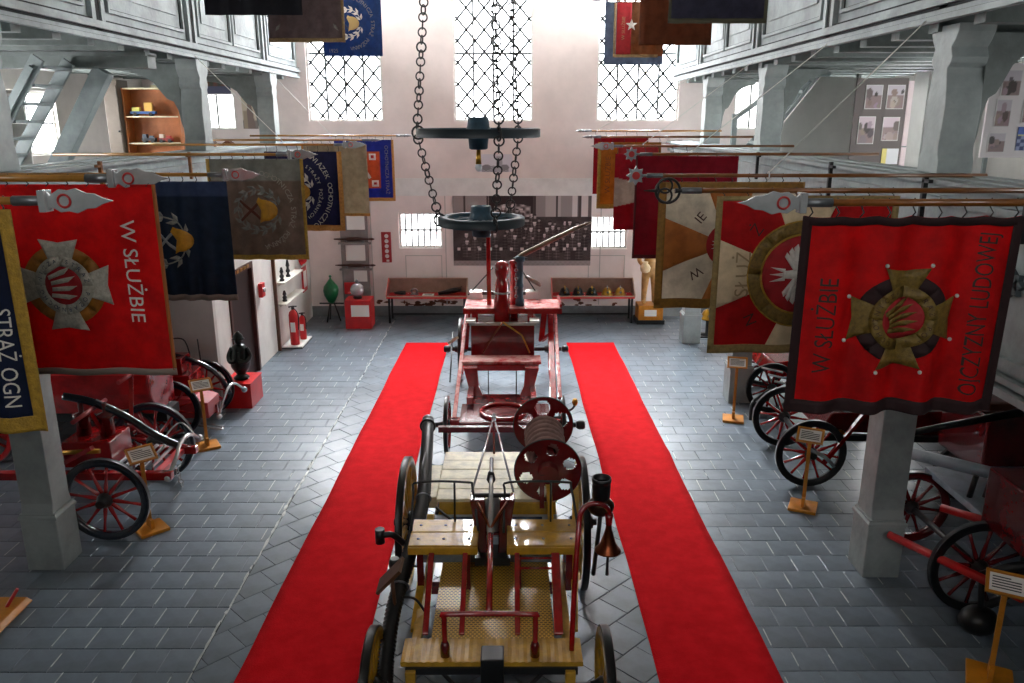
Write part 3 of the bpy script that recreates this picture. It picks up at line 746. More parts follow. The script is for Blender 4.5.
# --- right lower gallery
b = Banner('scarlet banner with black border and gold cross emblem', 4.15, 2.085, 3.845, 1.13, 1.05, col('#dc0c12'), GR, .032, 4, .6, scallop=.012, nx=90)
b.border(DBRD, .045, 'lrtb', label='black edging')
cross_emblem(b, .0, -.02, .275, GOLDD, DBRD, 'OCHOTNICZA STRAŻ POŻARNA', DTXT, GOLDD)
for k in range(4):
    for t in (-.44, .44):
        p = rot([(.275*t, -.02+.29)], k*PI/2, (0, -.02))[0]; MB().sph(b.mp(p[0], p[1], .02), .011, 8, 6).build('pearl', WHT, b.cloth)
b.text('W SŁUŻBIE', -.40, -.06, .13, PI/2, DTXT, narrow=.82); b.text('OJCZYZNY LUDOWEJ', .405, .0, .125, PI/2, DTXT, narrow=.72)
b.pole(1.52, 4.25, 4.435, POLED, .021, 'spear', rings=9)
b = Banner('red and cream banner with large gold ring around a white eagle', 5.75, 2.12, 3.76, 1.28, 1.13, col('#c41a20'), GR, .012, 3, .2, nx=110)
wedges(b, mat('cream_silk', '#d8c4a0', .7, noise=.25, scale=8)); b.patch('gold_ring', annulus(.0, 0, .30, .385), GOLDD, .009, .12); b.patch('gold_ring_edge', annulus(.0, 0, .285, .30) + annulus(0, 0, .385, .395), GOLD, .011, .12); b.patch('medallion', disc(0, 0, .285), CRIM, .009, .12); eagle(b, 0, 0, .27, -PI/2)
b.border(mat('dull_gold_edge', '#9a8452', .6, noise=.3, scale=30), .035, 'ltrb'); b.text('SŁUŻ', -.42, 0, .15, PI/2, mat('beige_thread', '#94805f', .6)); b.text('Ż', -.34, .32, .12, 1.0, DTXT); b.text('N', -.34, -.34, .12, 2.0, DTXT)
b.pole(1.22, 4.25, 4.36, POLED, .02, 'heart', rings=8)
b = Banner('ochre and white banner with red eagle medallion and gold fringe', 7.25, 1.98, 3.75, 1.28, 1.12, col('#dcd6c6'), GR, .014, 3, .9, nx=100)
wedges(b, mat('ochre_silk', '#b46a26', .6, noise=.3, scale=8)); b.border(mat('ochre_fringe', '#946a22', .6, noise=.3, scale=30), .06, 'lrtb'); b.patch('medallion', disc(0, 0, .2), CRIM, .008, .12); eagle(b, 0, 0, .18, -PI/2)
b.text('IE', -.26, .24, .12, .9, DTXT); b.text('W', -.28, -.26, .12, -PI+.6, DTXT)
b.pole(1.22, 4.25, 4.365, POLED, .018, 'star', rings=9)
b = Banner('plain crimson banner with a small silver round badge', 9.45, 2.05, 3.86, 1.18, 1.16, col('#a01a34'), GR, .012, 4, .5)
b.patch('badge_ring', annulus(-.05, .05, .13, .2), SILV, .008, .12); b.border(mat('crimson_hem', '#5d0f1c', .7), .015, 'lb')
b.pole(1.5, 4.25, 4.46, POLED, .018, 'star', rings=6)
b = Banner('red and white saltire banner hanging next to plain crimson one', 12.3, 2.13, 3.78, 1.1, 1.14, lambda p, q: col('#a51a30') if abs(q) > .12+.22*abs(min(p+.18, .18))+.02 else col('#b9aba0'), GR, .016, 4, 1.4, nx=80)
b.pole(1.55, 4.25, 4.46, POLED, .018, 'spear', rings=6)
b = Banner('gold banner with dark vertical lettering and fringe by the mural', 14.4, 2.1, 3.9, 1.1, 1.12, col('#a8722c'), GR, .010, 4, .3)
b.border(GOLD, .05, 'lb'); b.text('W SŁUŻBIE', -.37, 0, .13, PI/2, mat('tan_thread', '#6d4a22', .6)); b.patch('red_stripe', [rect(-.2, .5, -.52, .52)], CRIM, .005)
b.pole(1.45, 4.25, 4.55, POLED, .02, 'round', rings=6)
b = Banner('narrow showing maroon banner hindmost on the right gallery', 16.6, 2.24, 3.93, 1.1, 1.12, col('#8a1424'), GR, .01, 4, .8)
b.pole(1.5, 4.25, 4.62, POLEW, .02, 'round', rings=6)
# --- upper gallery
def upper(label, Y, x0, x1, zb, base, group, side, deco=None, **k):
    b = Banner(label, Y, (x0+x1)/2, zb+.6, x1-x0, 1.2, base, group, .014, 4, Y, **k)
    if deco: deco(b)
    b.pole(x1+.1 if side < 0 else x0-.1, OLX+2.9 if side < 0 else RX+.8, zb+1.235, POLED, .018, 'round', rings=6, dz_out=0); return b
TAN = mat('tan_fringe', '#9a805a', .7, noise=.3, scale=30)
upper('nearly black banner edge with pale bottom fringe, upper left gallery', 9.95, -3.52, -2.40, 6.01, col('#2a2a34'), GUL, -1)
def d2(b):
    b.border(TAN, .03, 'rb'); b.patch('pale_emblem', [disc(.05, .25, .16), leaf(.05, .02, .12, .05, .4), leaf(-.42, -.42, .14, .05, .9), leaf(.45, -.42, .14, .05, -.9)], SILVD)
upper('dark grey brown banner with pale emblem and tan edge', 12.9, -3.64, -2.50, 6.00, col('#76696a'), GUL, -1, d2)
def d3(b):
    b.wreath(-.08, .02, .26, WHT); b.helmet(-.02, .02, .17, mat('tan_helmet', '#b59a62', .6), NAVYP); b.arctext('OCHOTNICZA STRAŻ POŻARNA', -.06, .02, .47, 1.5, -1.5, .1, SILVD); b.text('1925', -.4, -.5, .1, 0, SILVD)
upper('deep blue banner with helmet wreath and arched lettering, high by the window', 17.1, -3.74, -2.56, 6.07, col('#1e4476'), GUL, -1, d3)
def d4(b):
    b.patch('crimson_panel', [rect(-.36, -.06, -.40, .58)], CRIM, .006); b.patch('star', [[(-.06+(.12 if i % 2 == 0 else .05)*math.sin(i*PI/5), .16+(.12 if i % 2 == 0 else .05)*math.cos(i*PI/5)) for i in range(10)]], WHT, .011, .3)
    b.patch('gold_edge', [rect(-.42, .5, -.46, -.40), rect(-.42, -.37, -.40, .58)], TAN, .008); b.text('W SŁUŻBIE', -.22, .1, .09, PI/2, TAN, .012)
upper('slate blue edged banner with crimson panel and white star', 17.3, 1.92, 3.12, 5.92, lambda p, q: col('#6a7484') if p < -.36 or q < -.44 else col('#7a5232'), GUR, 1, d4, nx=70)
upper('rusty brown banner behind the slate one, upper right gallery', 14.2, 2.15, 3.36, 6.04, col('#7a4a30'), GUR, 1)
def d6(b): b.border(mat('olive_edge', '#4d4a38', .7), .03, 'lrb'); b.patch('ochre_bar', [rect(.0, .5, -.28, -.2)], GOLDD, .007)
upper('dark slate banner with olive edge and ochre bar', 10.6, 1.96, 3.16, 6.02, col('#4c4c60'), GUR, 1, d6)
# dark brackets that hold the poles on the parapets
BN = (('scarlet cross', 'gold ring', 'ochre and white', 'plain crimson', 'red and white'), ('helmet on navy', 'brown grey', 'gold fringed navy'))
for sx, ys in ((RX-.12, (4.15, 5.75, 7.25, 9.45, 12.3)), (LX+.12, (7.45, 9.62, 12.35))):
    for k, y in enumerate(ys):
        p = thing('pole_bracket', 'dark pole bracket on the parapet holding the %s banner' % BN[sx < 0][k], 'bracket', (sx, y, 3.97), 'pole brackets on the %s parapet' % ('right' if sx > 0 else 'left'))
        MB().b2((-.02, .05, 0), (.02, .09, .40)).build('upright', BLACK if sx > 0 else POLED, p)
        MB().b2((-.02, -.03, .33), (.02, .09, .36)).build('arm', BLACK if sx > 0 else POLED, p)
# ------------------------------------------------------------------ vehicles
class V:
    """a thing whose parts are written in world coordinates"""
    def __init__(s, name, label, cat, loc, group=None):
        s.o = Vector(loc); s.root = thing(name, label, cat, loc, group)
    def part(s, name, b, m, parent=None, bevel=0, label=None):
        b.v = [tuple(Vector(p) - s.o) for p in b.v]
        o = b.build(name, m, parent or s.root, bevel)
        if label: o['label'] = label
        return o
SPOKE = {}
def wheel(v, c, r, ax, mrim, mspoke, n=12, tyre=.03, w=.07, hub_m=None, dome=.0, hubl=.24):
    """spoked wagon wheel: rim > tyre, hub, spokes; ax = 'x' or 'y' or an angle about z of the axle"""
    az = {'x': 0, 'y': PI/2}.get(ax, ax); A = Vector((math.cos(az), math.sin(az), 0)); c = Vector(c)
    rim = MB(); rim.lathe([(r-tyre*.3, -w/2), (r-tyre*.3, w/2), (r-tyre-.04, w/2), (r-tyre-.04, -w/2), (r-tyre*.3, -w/2)], c, A, 36, False)
    ro = v.part('wheel', rim, mrim)
    t = MB(); t.lathe([(r, -w*.42), (r, w*.42), (r-tyre*.3, w*.5), (r-tyre*.3, -w*.5), (r, -w*.42)], c, A, 36, False); v.part('tyre', t, BLACK, ro)
    hr = .085*r/.6+.02
    h = MB(); h.lathe([(hr*.55, -hubl/2), (hr*.6, -hubl/2+.03), (hr*.8, -hubl/4), (hr, -w/2), (hr, w/2), (hr*.8, hubl/4), (hr*.6, hubl/2-.03), (hr*.55, hubl/2)], c, A, 14); v.part('hub', h, hub_m or BLACK, ro)
    L = r-tyre-.05-hr*.85; key = (round(L, 3), mspoke.name)
    if key not in SPOKE:
        b = MB(); b.lathe([(.022, 0), (.026, L*.2), (.016, L*.6), (.02, L)], n=7); SPOKE[key] = b.mesh('spoke', mspoke)
    U = Vector((0, 0, 1)); T = A.cross(U)
    for k in range(n):
        a = 2*PI*(k+.3)/n; d = U*math.cos(a) + T*math.sin(a)
        o = inst(SPOKE[key], 'spoke', ro, c - v.o + d*hr*.85); o.rotation_euler = Vector((0, 0, 1)).rotation_difference(d).to_euler()
    return ro
def bez(pts, n=6):
    """Catmull-Rom through the points"""
    P = [Vector(p) for p in pts]; out = []
    for i in range(len(P)-1):
        p0, p1, p2, p3 = P[max(i-1, 0)], P[i], P[i+1], P[min(i+2, len(P)-1)]
        for k in range(n):
            t = k/n; out.append(.5*((2*p1)+(p2-p0)*t+(2*p0-5*p1+4*p2-p3)*t*t+(3*p1-p0-3*p2+p3)*t**3))
    return out+[P[-1]]
# --- yellow and red manual fire engine
E1 = V('hand_pump_engine', 'yellow wooden and red hand-pump fire engine with hose reel and bell', 'fire engine', (-.15, 6.9, 0))
for x in (-1.1, .76): wheel(E1, (x, 7.72, .70), .70, 'x', YWOOD, YWOOD, 14, .04, .075)
for x in (-1.1, .76): wheel(E1, (x, 5.42, .475), .475, 'x', YWOOD, YWOOD, 12, .04, .075)
E1.part('axle', MB().cyl((-1.24, 7.72, .70), (.92, 7.72, .70), .035), BLACK); E1.part('axle', MB().cyl((-1.22, 5.42, .475), (.88, 5.42, .475), .035), BLACK)
for x in (-.78, .47): E1.part('chassis_beam', MB().b2((x-.04, 5.3, .60), (x+.04, 8.7, .70)), YWOOD, None, .008)
for y in (5.5, 6.6, 7.72, 8.6): E1.part('cross_beam', MB().b2((-.74, y-.04, .58), (.43, y+.04, .66)), DRED)
for x in (-.78, .47):
    pts = [(x, 7.72+.5*math.sin(t), .75+.16*math.cos(t)-.1) for t in [(-1+2*i/10)*1.45 for i in range(11)]]
    E1.part('leaf_spring', MB().tube(pts, .022, 6), BLACK)
fb = MB()   # ribbed footboard
n = 46; x0, x1 = -.86, .57
prof = [(x0+(x1-x0)*i/n, .752 + (.006 if i % 2 else 0)) for i in range(n+1)]
fb.prism([(x0, .715)] + prof + [(x1, .715)], 'y', 5.36, 5.66)
E1.part('footboard', fb, YWOOD)
E1.part('footboard_bearer', MB().b2((-.82, 5.34, .655), (.53, 5.42, .715)), BLACK)
E1.part('coupling_block', MB().b2((-.23, 5.28, .50), (-.05, 5.47, .83)), BLACK, None, .01)
E1.part('drawbar', MB().tube(bez([(-.14, 5.3, .6), (-.14, 4.95, .5), (-.14, 4.6, .47)]), .04, 8), BLACK)
for x, sg in ((-.14, -1), (-.14, 1)): E1.part('drawbar_stay', MB().tube(bez([(x+sg*.05, 5.05, .55), (x+sg*.25, 5.25, .58), (x+sg*.42, 5.4, .66)]), .018, 6), BLACK)
PERF = mat('perforated_brass_plate', '#b8933c', .4, noise=.3, scale=5)
nt = PERF.node_tree; bs = nt.nodes['Principled BSDF']; bk = nt.nodes.new('ShaderNodeTexBrick'); tcn = nt.nodes.new('ShaderNodeTexCoord'); nt.links.new(tcn.outputs['Object'], bk.inputs['Vector'])
bk.inputs['Scale'].default_value = 1; bk.inputs['Brick Width'].default_value = .036; bk.inputs['Row Height'].default_value = .026; bk.inputs['Mortar Size'].default_value = .0075; bk.inputs['Mortar Smooth'].default_value = .3
bk.inputs['Color1'].default_value = lin('#5a3c12'); bk.inputs['Color2'].default_value = lin('#6a4a18'); bk.inputs['Mortar'].default_value = lin('#e3b548'); nt.links.new(bk.outputs['Color'], bs.inputs['Base Color'])
E1.part('perforated_floor', MB().b2((-.65, 5.66, .715), (.36, 6.86, .735)), PERF)
for x, w in ((-.70, .05), (-.40, .045), (.06, .045), (.40, .075)): E1.part('bench_strut', MB().beam((x, 6.42, 1.16), (x, 5.70, .76), w, .035), RED, None, .006)
for xa, xb in ((-.91, -.29), (-.03, .63)):
    for y0, y1 in ((6.36, 6.60), (6.61, 6.85)):
        bo = E1.part('bench_board', MB().b2((xa, y0, 1.165), (xb, y1, 1.20)), YWOOD, None, .008)
        for x in (xa+.08, (xa+xb)/2, xb-.08): E1.part('bolt', MB().lathe([(.014, 0), (.012, .006), (.001, .008)], (x, (y0+y1)/2, 1.2), n=8), STEEL, bo)
    E1.part('bench_apron', MB().b2((xa, 6.345, 1.115), (xb, 6.375, 1.185)), YWOOD, None, .006)
    for x in (xa+.1, xb-.1): E1.part('bench_bracket', MB().b2((x-.03, 6.40, .72), (x+.03, 6.80, 1.165)), DRED)
    ra = xa+.03 if xa < -.5 else xa+.0
    E1.part('seat_rail', MB().tube(bez([(ra-.03, 6.62, 1.18), (ra-.02, 6.80, 1.50), (ra+.02, 6.84, 1.585), (xb-.12, 6.84, 1.585), (xb-.06, 6.82, 1.53), (xb, 6.62, 1.18)], 4), .012, 6), BLACK)
    E1.part('seat_rail', MB().cyl(((xa+xb)/2+.08, 6.84, 1.58), ((xa+xb)/2+.08, 6.8, 1.2), .010, n=6), BLACK)
# tank behind the seat
tk = E1.part('water_tank', MB().b2((-.76, 6.87, .72), (.48, 7.33, 1.0)), mat('pale_blue_zinc', '#a9b7c2', .4, metal=.3, noise=.3, scale=4), None, .01)
for xa, xb in ((-.62, -.32), (.02, .32)): E1.part('tank_opening', MB().b2((xa, 6.92, 1.0), (xb, 7.26, 1.008)), mat('dark_blue_water', '#14304f', .25), tk)
tk2 = E1.part('strainer_box', MB().b2((-.30, 6.9, .74), (-.01, 7.2, 1.02)), DRED)
# rear deck
E1.part('deck_box', MB().b2((-.72, 7.36, .72), (.46, 8.56, 1.115)), YWOOD, None, .01)
for k in range(5):
    y = 7.36+k*.241; E1.part('deck_board', MB().b2((-.745, y, 1.118+.002*(k % 2)), (.48, y+.234, 1.15+.002*(k % 2))), PALEW, None, .006)
E1.part('side_box', MB().b2((-.90, 7.55, .95), (-.76, 8.35, 1.08)), PALEW, None, .01)
E1.part('side_rail', MB().tube(bez([(-.93, 7.6, 1.1), (-.93, 7.6, 1.3), (-.93, 8.3, 1.3), (-.93, 8.3, 1.1)], 3), .012, 6), BLACK)
# pump head: tapered dark red plates, levers, piston rods
for sg in (-1, 1):
    E1.part('pump_cheek', MB().prism([(-.165+sg*.21, 1.46), (-.165+sg*.07, 1.46), (-.165+sg*.05, .86), (-.165+sg*.12, .86)], 'y', 6.72, 6.86), DRED, None, .01)
E1.part('pump_bridge', MB().b2((-.33, 6.62, .84), (0, 6.92, .92)), BLACK)
E1.part('air_vessel', MB().lathe([(.001, .36), (.05, .34), (.085, .28), (.095, .2), (.09, .05), (.1, 0)], (-.165, 7.02, 1.0), n=16), mat('grey_metal_vessel', '#8a8f93', .35, metal=.6, noise=.2, scale=5))
lv = E1.part('rocking_lever', MB().tube([(-.165, 5.46, 1.13), (-.17, 5.9, 1.24), (-.175, 6.36, 1.36)], .026, 8), RED)
E1.part('lever_socket', MB().tube([(-.175, 6.30, 1.345), (-.18, 6.9, 1.49), (-.185, 7.35, 1.60)], [.03, .022, .018], 8), STEEL)
E1.part('lever_pivot', MB().cyl((-.33, 6.82, 1.46), (.0, 6.82, 1.46), .022, n=8), BLACK)
E1.part('pivot_bracket', MB().lathe([(.03, 0), (.045, .03), (.03, .1), (.02, .12)], (-.185, 7.1, 1.46), n=10), BLACK)
hd = MB(); hd.tube(bez([(-.515, 5.44, .80), (-.515, 5.44, 1.09), (-.49, 5.44, 1.13), (.16, 5.44, 1.13), (.195, 5.44, 1.09), (.195, 5.44, .80)], 4), .022, 8); E1.part('lever_handle', hd, RED)
for x in (-.515, .195): E1.part('handle_foot', MB().lathe([(.04, 0), (.038, .09), (.024, .13)], (x, 5.44, .756), n=10), DRED)
APX = (-.185, 8.58, 1.57)
for x in (-.36, .03): E1.part('stay_rod', MB().cyl((x, 6.88, 1.47), APX, .010, n=6), STEEL)
for x in (-.35, .02): E1.part('stay_rod', MB().cyl((x, 6.86, 1.46), (-.175, 6.35, 1.375), .014, n=6), COPPER)
E1.part('stay_end', MB().lathe([(.028, 0), (.03, .04), (.02, .06), (.001, .09)], (APX[0], APX[1], APX[2]-.04), n=10), STEEL)
E1.part('stay_post', MB().cyl((APX[0], 8.5, 1.15), (APX[0], 8.58, 1.55), .014, n=8), DRED)
# hose reel on the right
def flange(c, R, holes, hr, hpos, m, name, spokes=False):
    b = MB(); N, K = 84, 18
    for i in range(K+1):
        for j in range(N):
            a = 2*PI*j/N; b.v.append((c[0]+R*i/K*math.cos(a), c[1], c[2]+R*i/K*math.sin(a)))
    for i in range(K):
        for j in range(N):
            rr = R*(i+.5)/K; a = 2*PI*(j+.5)/N; x, z = rr*math.cos(a), rr*math.sin(a)
            if any((x-hpos*math.cos(t))**2+(z-hpos*math.sin(t))**2 < hr*hr for t in [2*PI*k/holes+.35 for k in range(holes)]): continue
            b.f.append((i*N+j, i*N+(j+1) % N, (i+1)*N+(j+1) % N, (i+1)*N+j)); b.s.append(False)
    o = E1.part(name, b, m); md = o.modifiers.new('solid', 'SOLIDIFY'); md.thickness = .012; return o
flange((.37, 7.22, 1.53), .325, 6, .062, .225, DRED, 'reel_flange')
flange((.36, 8.15, 1.64), .32, 5, .085, .2, DRED, 'reel_flange')
E1.part('reel_rim', MB().ring((.37, 7.22, 1.53), .325, .010, (0, 1, 0), 40, 6), BLACK); E1.part('reel_rim', MB().ring((.36, 8.15, 1.64), .32, .010, (0, 1, 0), 40, 6), BLACK)
E1.part('reel_drum', MB().cyl((.37, 7.12, 1.52), (.36, 8.25, 1.65), .10, n=18), DRED)
CANV = mat('canvas_hose', '#8f6f68', .85, noise=.3, scale=14)
for k in range(9):
    t = .28+.065*k; E1.part('hose_coil', MB().ring((.37-.01*t, 7.22+.93*t, 1.53+.11*t), .155+.012*(k % 3), .033, (0, 1, .12), 22, 7), CANV)
E1.part('reel_crank', MB().tube([(.36, 8.25, 1.65), (.36, 8.33, 1.66), (.56, 8.33, 1.66), (.56, 8.42, 1.66)], .014, 6), BLACK)
E1.part('reel_post', MB().beam((.37, 7.19, 1.45), (.40, 7.05, 1.0), .05, .05), YWOOD); E1.part('reel_post', MB().beam((.37, 8.2, 1.6), (.37, 8.3, 1.15), .05, .05), DRED)
E1.part('reel_spindle', MB().beam((.31, 7.12, 1.53), (.31, 7.12, 1.18), .045, .04), DRED)
# suction hose, ribbed, along the left side
hp = bez([(-1.01, 9.2, 1.22), (-.95, 8.5, 1.26), (-.90, 7.8, 1.26), (-.87, 7.2, 1.18), (-.93, 6.5, 1.0), (-1.0, 6.0, .80), (-1.02, 5.62, .55), (-1.0, 5.4, .40)], 26)
E1.part('suction_hose', MB().tube(hp, [(.071 if i % 2 else .053) for i in range(len(hp))], 12), RUBBER)
E1.part('hose_coupling', MB().lathe([(.075, 0), (.078, .05), (.065, .06), (.065, .16), (.075, .17), (.075, .22)], (-1.01, 9.15, 1.22), (-.06, 1, .04), 16), GALV)
E1.part('coupling_lug', MB().ring((-1.01, 9.18, 1.22), .085, .016, (0, 1, 0), 16, 6), BLACK)
for y, z in ((6.2, .9), (7.3, 1.2)): E1.part('hose_strap', MB().ring((-.97 if y < 7 else -.87, y, z-.01), .075, .010, (0, .9, .35), 16, 5), GALV)
# lamp, bell and red post on the right
E1.part('bell_post', MB().tube(bez([(.49, 5.5, .755), (.52, 5.7, 1.2), (.56, 5.9, 1.62), (.58, 5.97, 1.72), (.64, 6.0, 1.78), (.74, 6.0, 1.79), (.81, 6.0, 1.74), (.82, 6.0, 1.66)], 5), .022, 8), RED)
bl = E1.part('bell', MB().lathe([(.02, .27), (.028, .2), (.045, .14), (.062, .08), (.085, .035), (.11, .01), (.112, 0), (.095, .005), (.06, .04)], (.82, 6.0, 1.36), n=22, cap=False), COPPER)
E1.part('clapper', MB().tube([(.82, 6.0, 1.5), (.82, 6.0, 1.2), (.82, 6.0, 1.13)], [.006, .012, .016], 8), BLACK, bl)
E1.part('bell_neck', MB().cyl((.82, 6.0, 1.60), (.82, 6.0, 1.70), .026, .035, 10), RED)
lp = E1.part('carriage_lamp', MB().lathe([(.06, 0), (.075, .03), (.078, .13), (.072, .16), (.082, .165), (.082, .2), (.075, .2), (.07, .17)], (.76, 6.1, 1.78), n=18, cap=False), BLACK)
E1.part('lamp_globe', MB().sph((.76, 6.1, 1.72), .10, 16, 10, (1.15, .9, .9)), mat('dark_bronze', '#4a2f22', .35, metal=.7, noise=.3, scale=8), lp)
E1.part('lamp_stem', MB().cyl((.76, 6.1, 1.62), (.74, 6.3, .95), .02, n=8), BLACK)
# left details: hub lamp bracket, wooden brake board, handles
E1.part('step_arm', MB().tube(bez([(-1.0, 6.75, 1.0), (-1.1, 6.7, 1.12), (-1.2, 6.68, 1.12)]), [.03]*13, 8), BLACK); E1.part('step_socket', MB().cyl((-1.21, 6.68, 1.05), (-1.21, 6.68, 1.19), .045, n=12), BLACK)
E1.part('brake_board', MB().prism([(-1.12, 1.05), (-1.10, 1.03), (-.90, 1.24), (-.92, 1.26)], 'y', 5.85, 6.08), BROWN); E1.part('brake_stem', MB().cyl((-1.0, 5.98, 1.13), (-.98, 6.0, .7), .016, n=7), BROWN)
E1.part('brake_clamp', MB().lathe([(.05, 0), (.055, .06), (.04, .1)], (-1.03, 6.35, .98), n=12), BLACK)
E1.part('tool_handle', MB().tube(bez([(-.74, 7.25, 1.12), (-.6, 7.1, 1.08), (-.5, 7.05, 1.05)]), .013, 6), BLACK)
E1.part('side_lever', MB().beam((.66, 7.4, 1.25), (.55, 5.95, .62), .06, .04), YWOOD); E1.part('side_lever', MB().beam((-.80, 7.3, 1.0), (-.82, 5.95, .62), .07, .045), YWOOD)
for y in (6.1, 6.6): E1.part('side_stay', MB().tube(bez([(-.93, y, .85), (-.83, y+.02, .82), (-.74, y, .7)]), .012, 6), BLACK)
for z in (.95, 1.05): E1.part('stay_bar', MB().cyl((.06, 6.4, z), (.42, 6.4, z), .012, n=6), RED)
# --- red manual engine behind
E2 = V('red_pump_engine', 'red hand-pump fire engine with jet pipe mast standing before the mural', 'fire engine', (-.1, 12.8, 0))
for x in (-.94, .78): wheel(E2, (x, 11.2, .44), .44, 'x', RED, RED, 10, .04, .06)
for x in (-.94, .78): wheel(E2, (x, 14.75, .60), .60, 'x', RED, RED, 12, .04, .06)
for y, z in ((11.2, .44), (14.75, .6)): E2.part('axle', MB().cyl((-1.13, y, z), (.98, y, z), .04), BLACK)
for y, z in ((11.2, .44), (14.75, .6)):
    for x in (-1.14, .99): E2.part('hub_cap', MB().lathe([(.05, 0), (.07, .04), (.07, .1), (.05, .13)], (x, y, z), (1 if x > 0 else -1, 0, 0), 12), BLACK)
E2.part('tank', MB().b2((-.66, 13.0, .80), (.41, 14.5, 1.52)), DRED, None, .015)
E2.part('tank_rim', MB().b2((-.69, 12.97, 1.52), (.44, 13.06, 1.56)), STEEL); E2.part('tank_rim', MB().b2((-.69, 14.44, 1.52), (.44, 14.53, 1.56)), STEEL)
for x in (-.66, .41):
    E2.part('tank_rim', MB().b2((x-.03, 13.06, 1.52), (x+.03, 14.44, 1.56)), STEEL); E2.part('corner_plate', MB().b2((x-.08, 12.98, 1.56), (x+.08, 13.2, 1.60)), WHITEW)
REDSHEEN = mat('red_paint_sheen', '#dba8a2', .22, noise=.35, scale=4, coat=.5, col2='#b83034')  # whitish reflection on glossy red paint, put into the colour
top = E2.part('top_platform', MB().b2((-.78, 13.25, 1.70), (.86, 13.95, 1.76)), REDSHEEN, None, .015)
E2.part('platform_lip', MB().b2((-.80, 13.22, 1.66), (.88, 13.26, 1.75)), RED, top); E2.part('platform_lip', MB().b2((.84, 13.25, 1.76), (.88, 13.95, 1.82)), RED, top)
for x in (-.6, .35): E2.part('platform_post', MB().b2((x-.05, 13.3, 1.5), (x+.05, 13.5, 1.70)), RED)
# central pillars, mast, standpipe with nozzle
E2.part('pump_pillar', MB().lathe([(.14, 0), (.14, .5), (.12, .62), (.12, .8), (.105, .85), (.085, .92), (.115, 1.0), (.125, 1.08), (.11, 1.16), (.07, 1.2), (.001, 1.21)], (-.14, 13.3, 1.35), n=18), RED)
E2.part('pillar_collar', MB().ring((-.14, 13.3, 2.02), .13, .018, n=20), STEEL)
E2.part('pump_pillar', MB().lathe([(.07, 0), (.07, 1.1), (.085, 1.12), (.085, 1.17), (.001, 1.19)], (.07, 13.55, 1.35), n=14), RED)
E2.part('mast', MB().beam((-.36, 13.5, 1.72), (-.37, 13.5, 2.93), .075, .05, (0, 1, 0)), RED, None, .01); E2.part('mast_cap', MB().b2((-.42, 13.46, 2.93), (-.32, 13.54, 2.97)), STEEL)
E2.part('standpipe', MB().lathe([(.08, 0), (.075, .1), (.055, .12), (.055, .3), (.065, .32), (.065, .36), (.055, .38), (.055, .75), (.085, .77), (.085, .84), (.05, .86)], (.17, 13.45, 1.76), n=14), TEAL)
E2.part('standpipe_cock', MB().tube([(.05, 13.45, 2.57), (.3, 13.45, 2.57)], .022, 7), BLACK)
for k in range(8): E2.part('chain_link', MB().ring((.10+.006*(k % 2), 13.37, 2.46-.075*k), .026, .007, (0, 1, 0) if k % 2 else (1, 0, 0), 10, 5), STEEL)
E2.part('jet_pipe', MB().tube([(.13, 13.45, 2.58), (.22, 13.45, 2.64), (1.08, 13.45, 3.07), (1.37, 13.45, 3.19)], [.042, .046, .036, .016], 10), mat('brown_brass_pipe', '#77685a', .35, metal=.7, noise=.3, scale=6))
E2.part('flywheel', MB().lathe([(.001, 0), (.16, .01), (.17, .04), (.16, .07), (.001, .08)], (.40, 14.2, 2.0), (.5, .2, .8), 18), mat('khaki_metal', '#7a7466', .5, noise=.3, scale=6))
E2.part('platform_fitting', MB().b2((-.72, 13.95, 1.74), (-.5, 14.2, 1.88)), WHITEW); E2.part('platform_fitting', MB().b2((.28, 13.95, 1.74), (.5, 14.2, 1.88)), WHITEW); E2.part('rear_rail', MB().b2((-.55, 14.1, 1.80), (.3, 14.16, 1.86)), BLACK)
for x0_, x1_ in ((-.5, -.75), (.3, .5)): E2.part('rear_stay', MB().cyl((x0_*.6, 14.1, 2.3), (x1_, 14.1, 1.8), .012, n=6), BLACK)
for x in (-.46, .33): E2.part('front_stay', MB().tube([(-.12, 12.96, 1.58), (x*.6, 12.94, 1.36), (x, 12.95, 1.05)], .014, 6), COPPER if x < 0 else BRASS)
# bench, front frame
E2.part('bench', MB().b2((-.78, 12.25, 1.06), (.50, 12.62, 1.11)), REDSHEEN, None, .012); E2.part('bench_apron', MB().b2((-.74, 12.24, .96), (.46, 12.28, 1.06)), RED)
for x, sg in ((-.62, 1), (.34, -1)):
    E2.part('frame_cheek', MB().prism([(x-.12*sg, 1.05), (x+.10*sg, 1.05), (x+.12*sg, .75), (x+.2*sg, .55), (x+.0*sg, .5), (x-.05*sg, .75)], 'y', 12.1, 12.28), RED, None, .01)
E2.part('front_step', MB().prism([(-.62, .58), (.34, .58), (.3, .52), (.1, .50), (-.14, .54), (-.38, .50), (-.58, .52)], 'y', 11.75, 12.2), RED, None, .008)
E2.part('name_plate', MB().b2((-.33, 11.72, .50), (.08, 11.745, .60)), WHITEW)
for x in (-.35, .1): E2.part('step_stay', MB().cyl((x, 12.25, 1.0), (x, 12.25, .56), .010, n=6), BLACK)
E2.part('undercarriage', MB().b2((-.75, 10.95, .50), (.60, 11.75, .58)), DRED, None, .012); E2.part('turntable', MB().ring((-.1, 11.35, .60), .34, .035, n=30), RED)
E2.part('axle_beam', MB().b2((-.90, 11.14, .42), (.74, 11.26, .55)), RED, None, .012)
E2.part('splinter_bar', MB().b2((-1.02, 10.6, .56), (.3, 10.68, .64)), DRED)
for x in (-.62, .36): E2.part('chassis_beam', MB().b2((x-.05, 11.6, .62), (x+.05, 15.0, .74)), RED, None, .01)
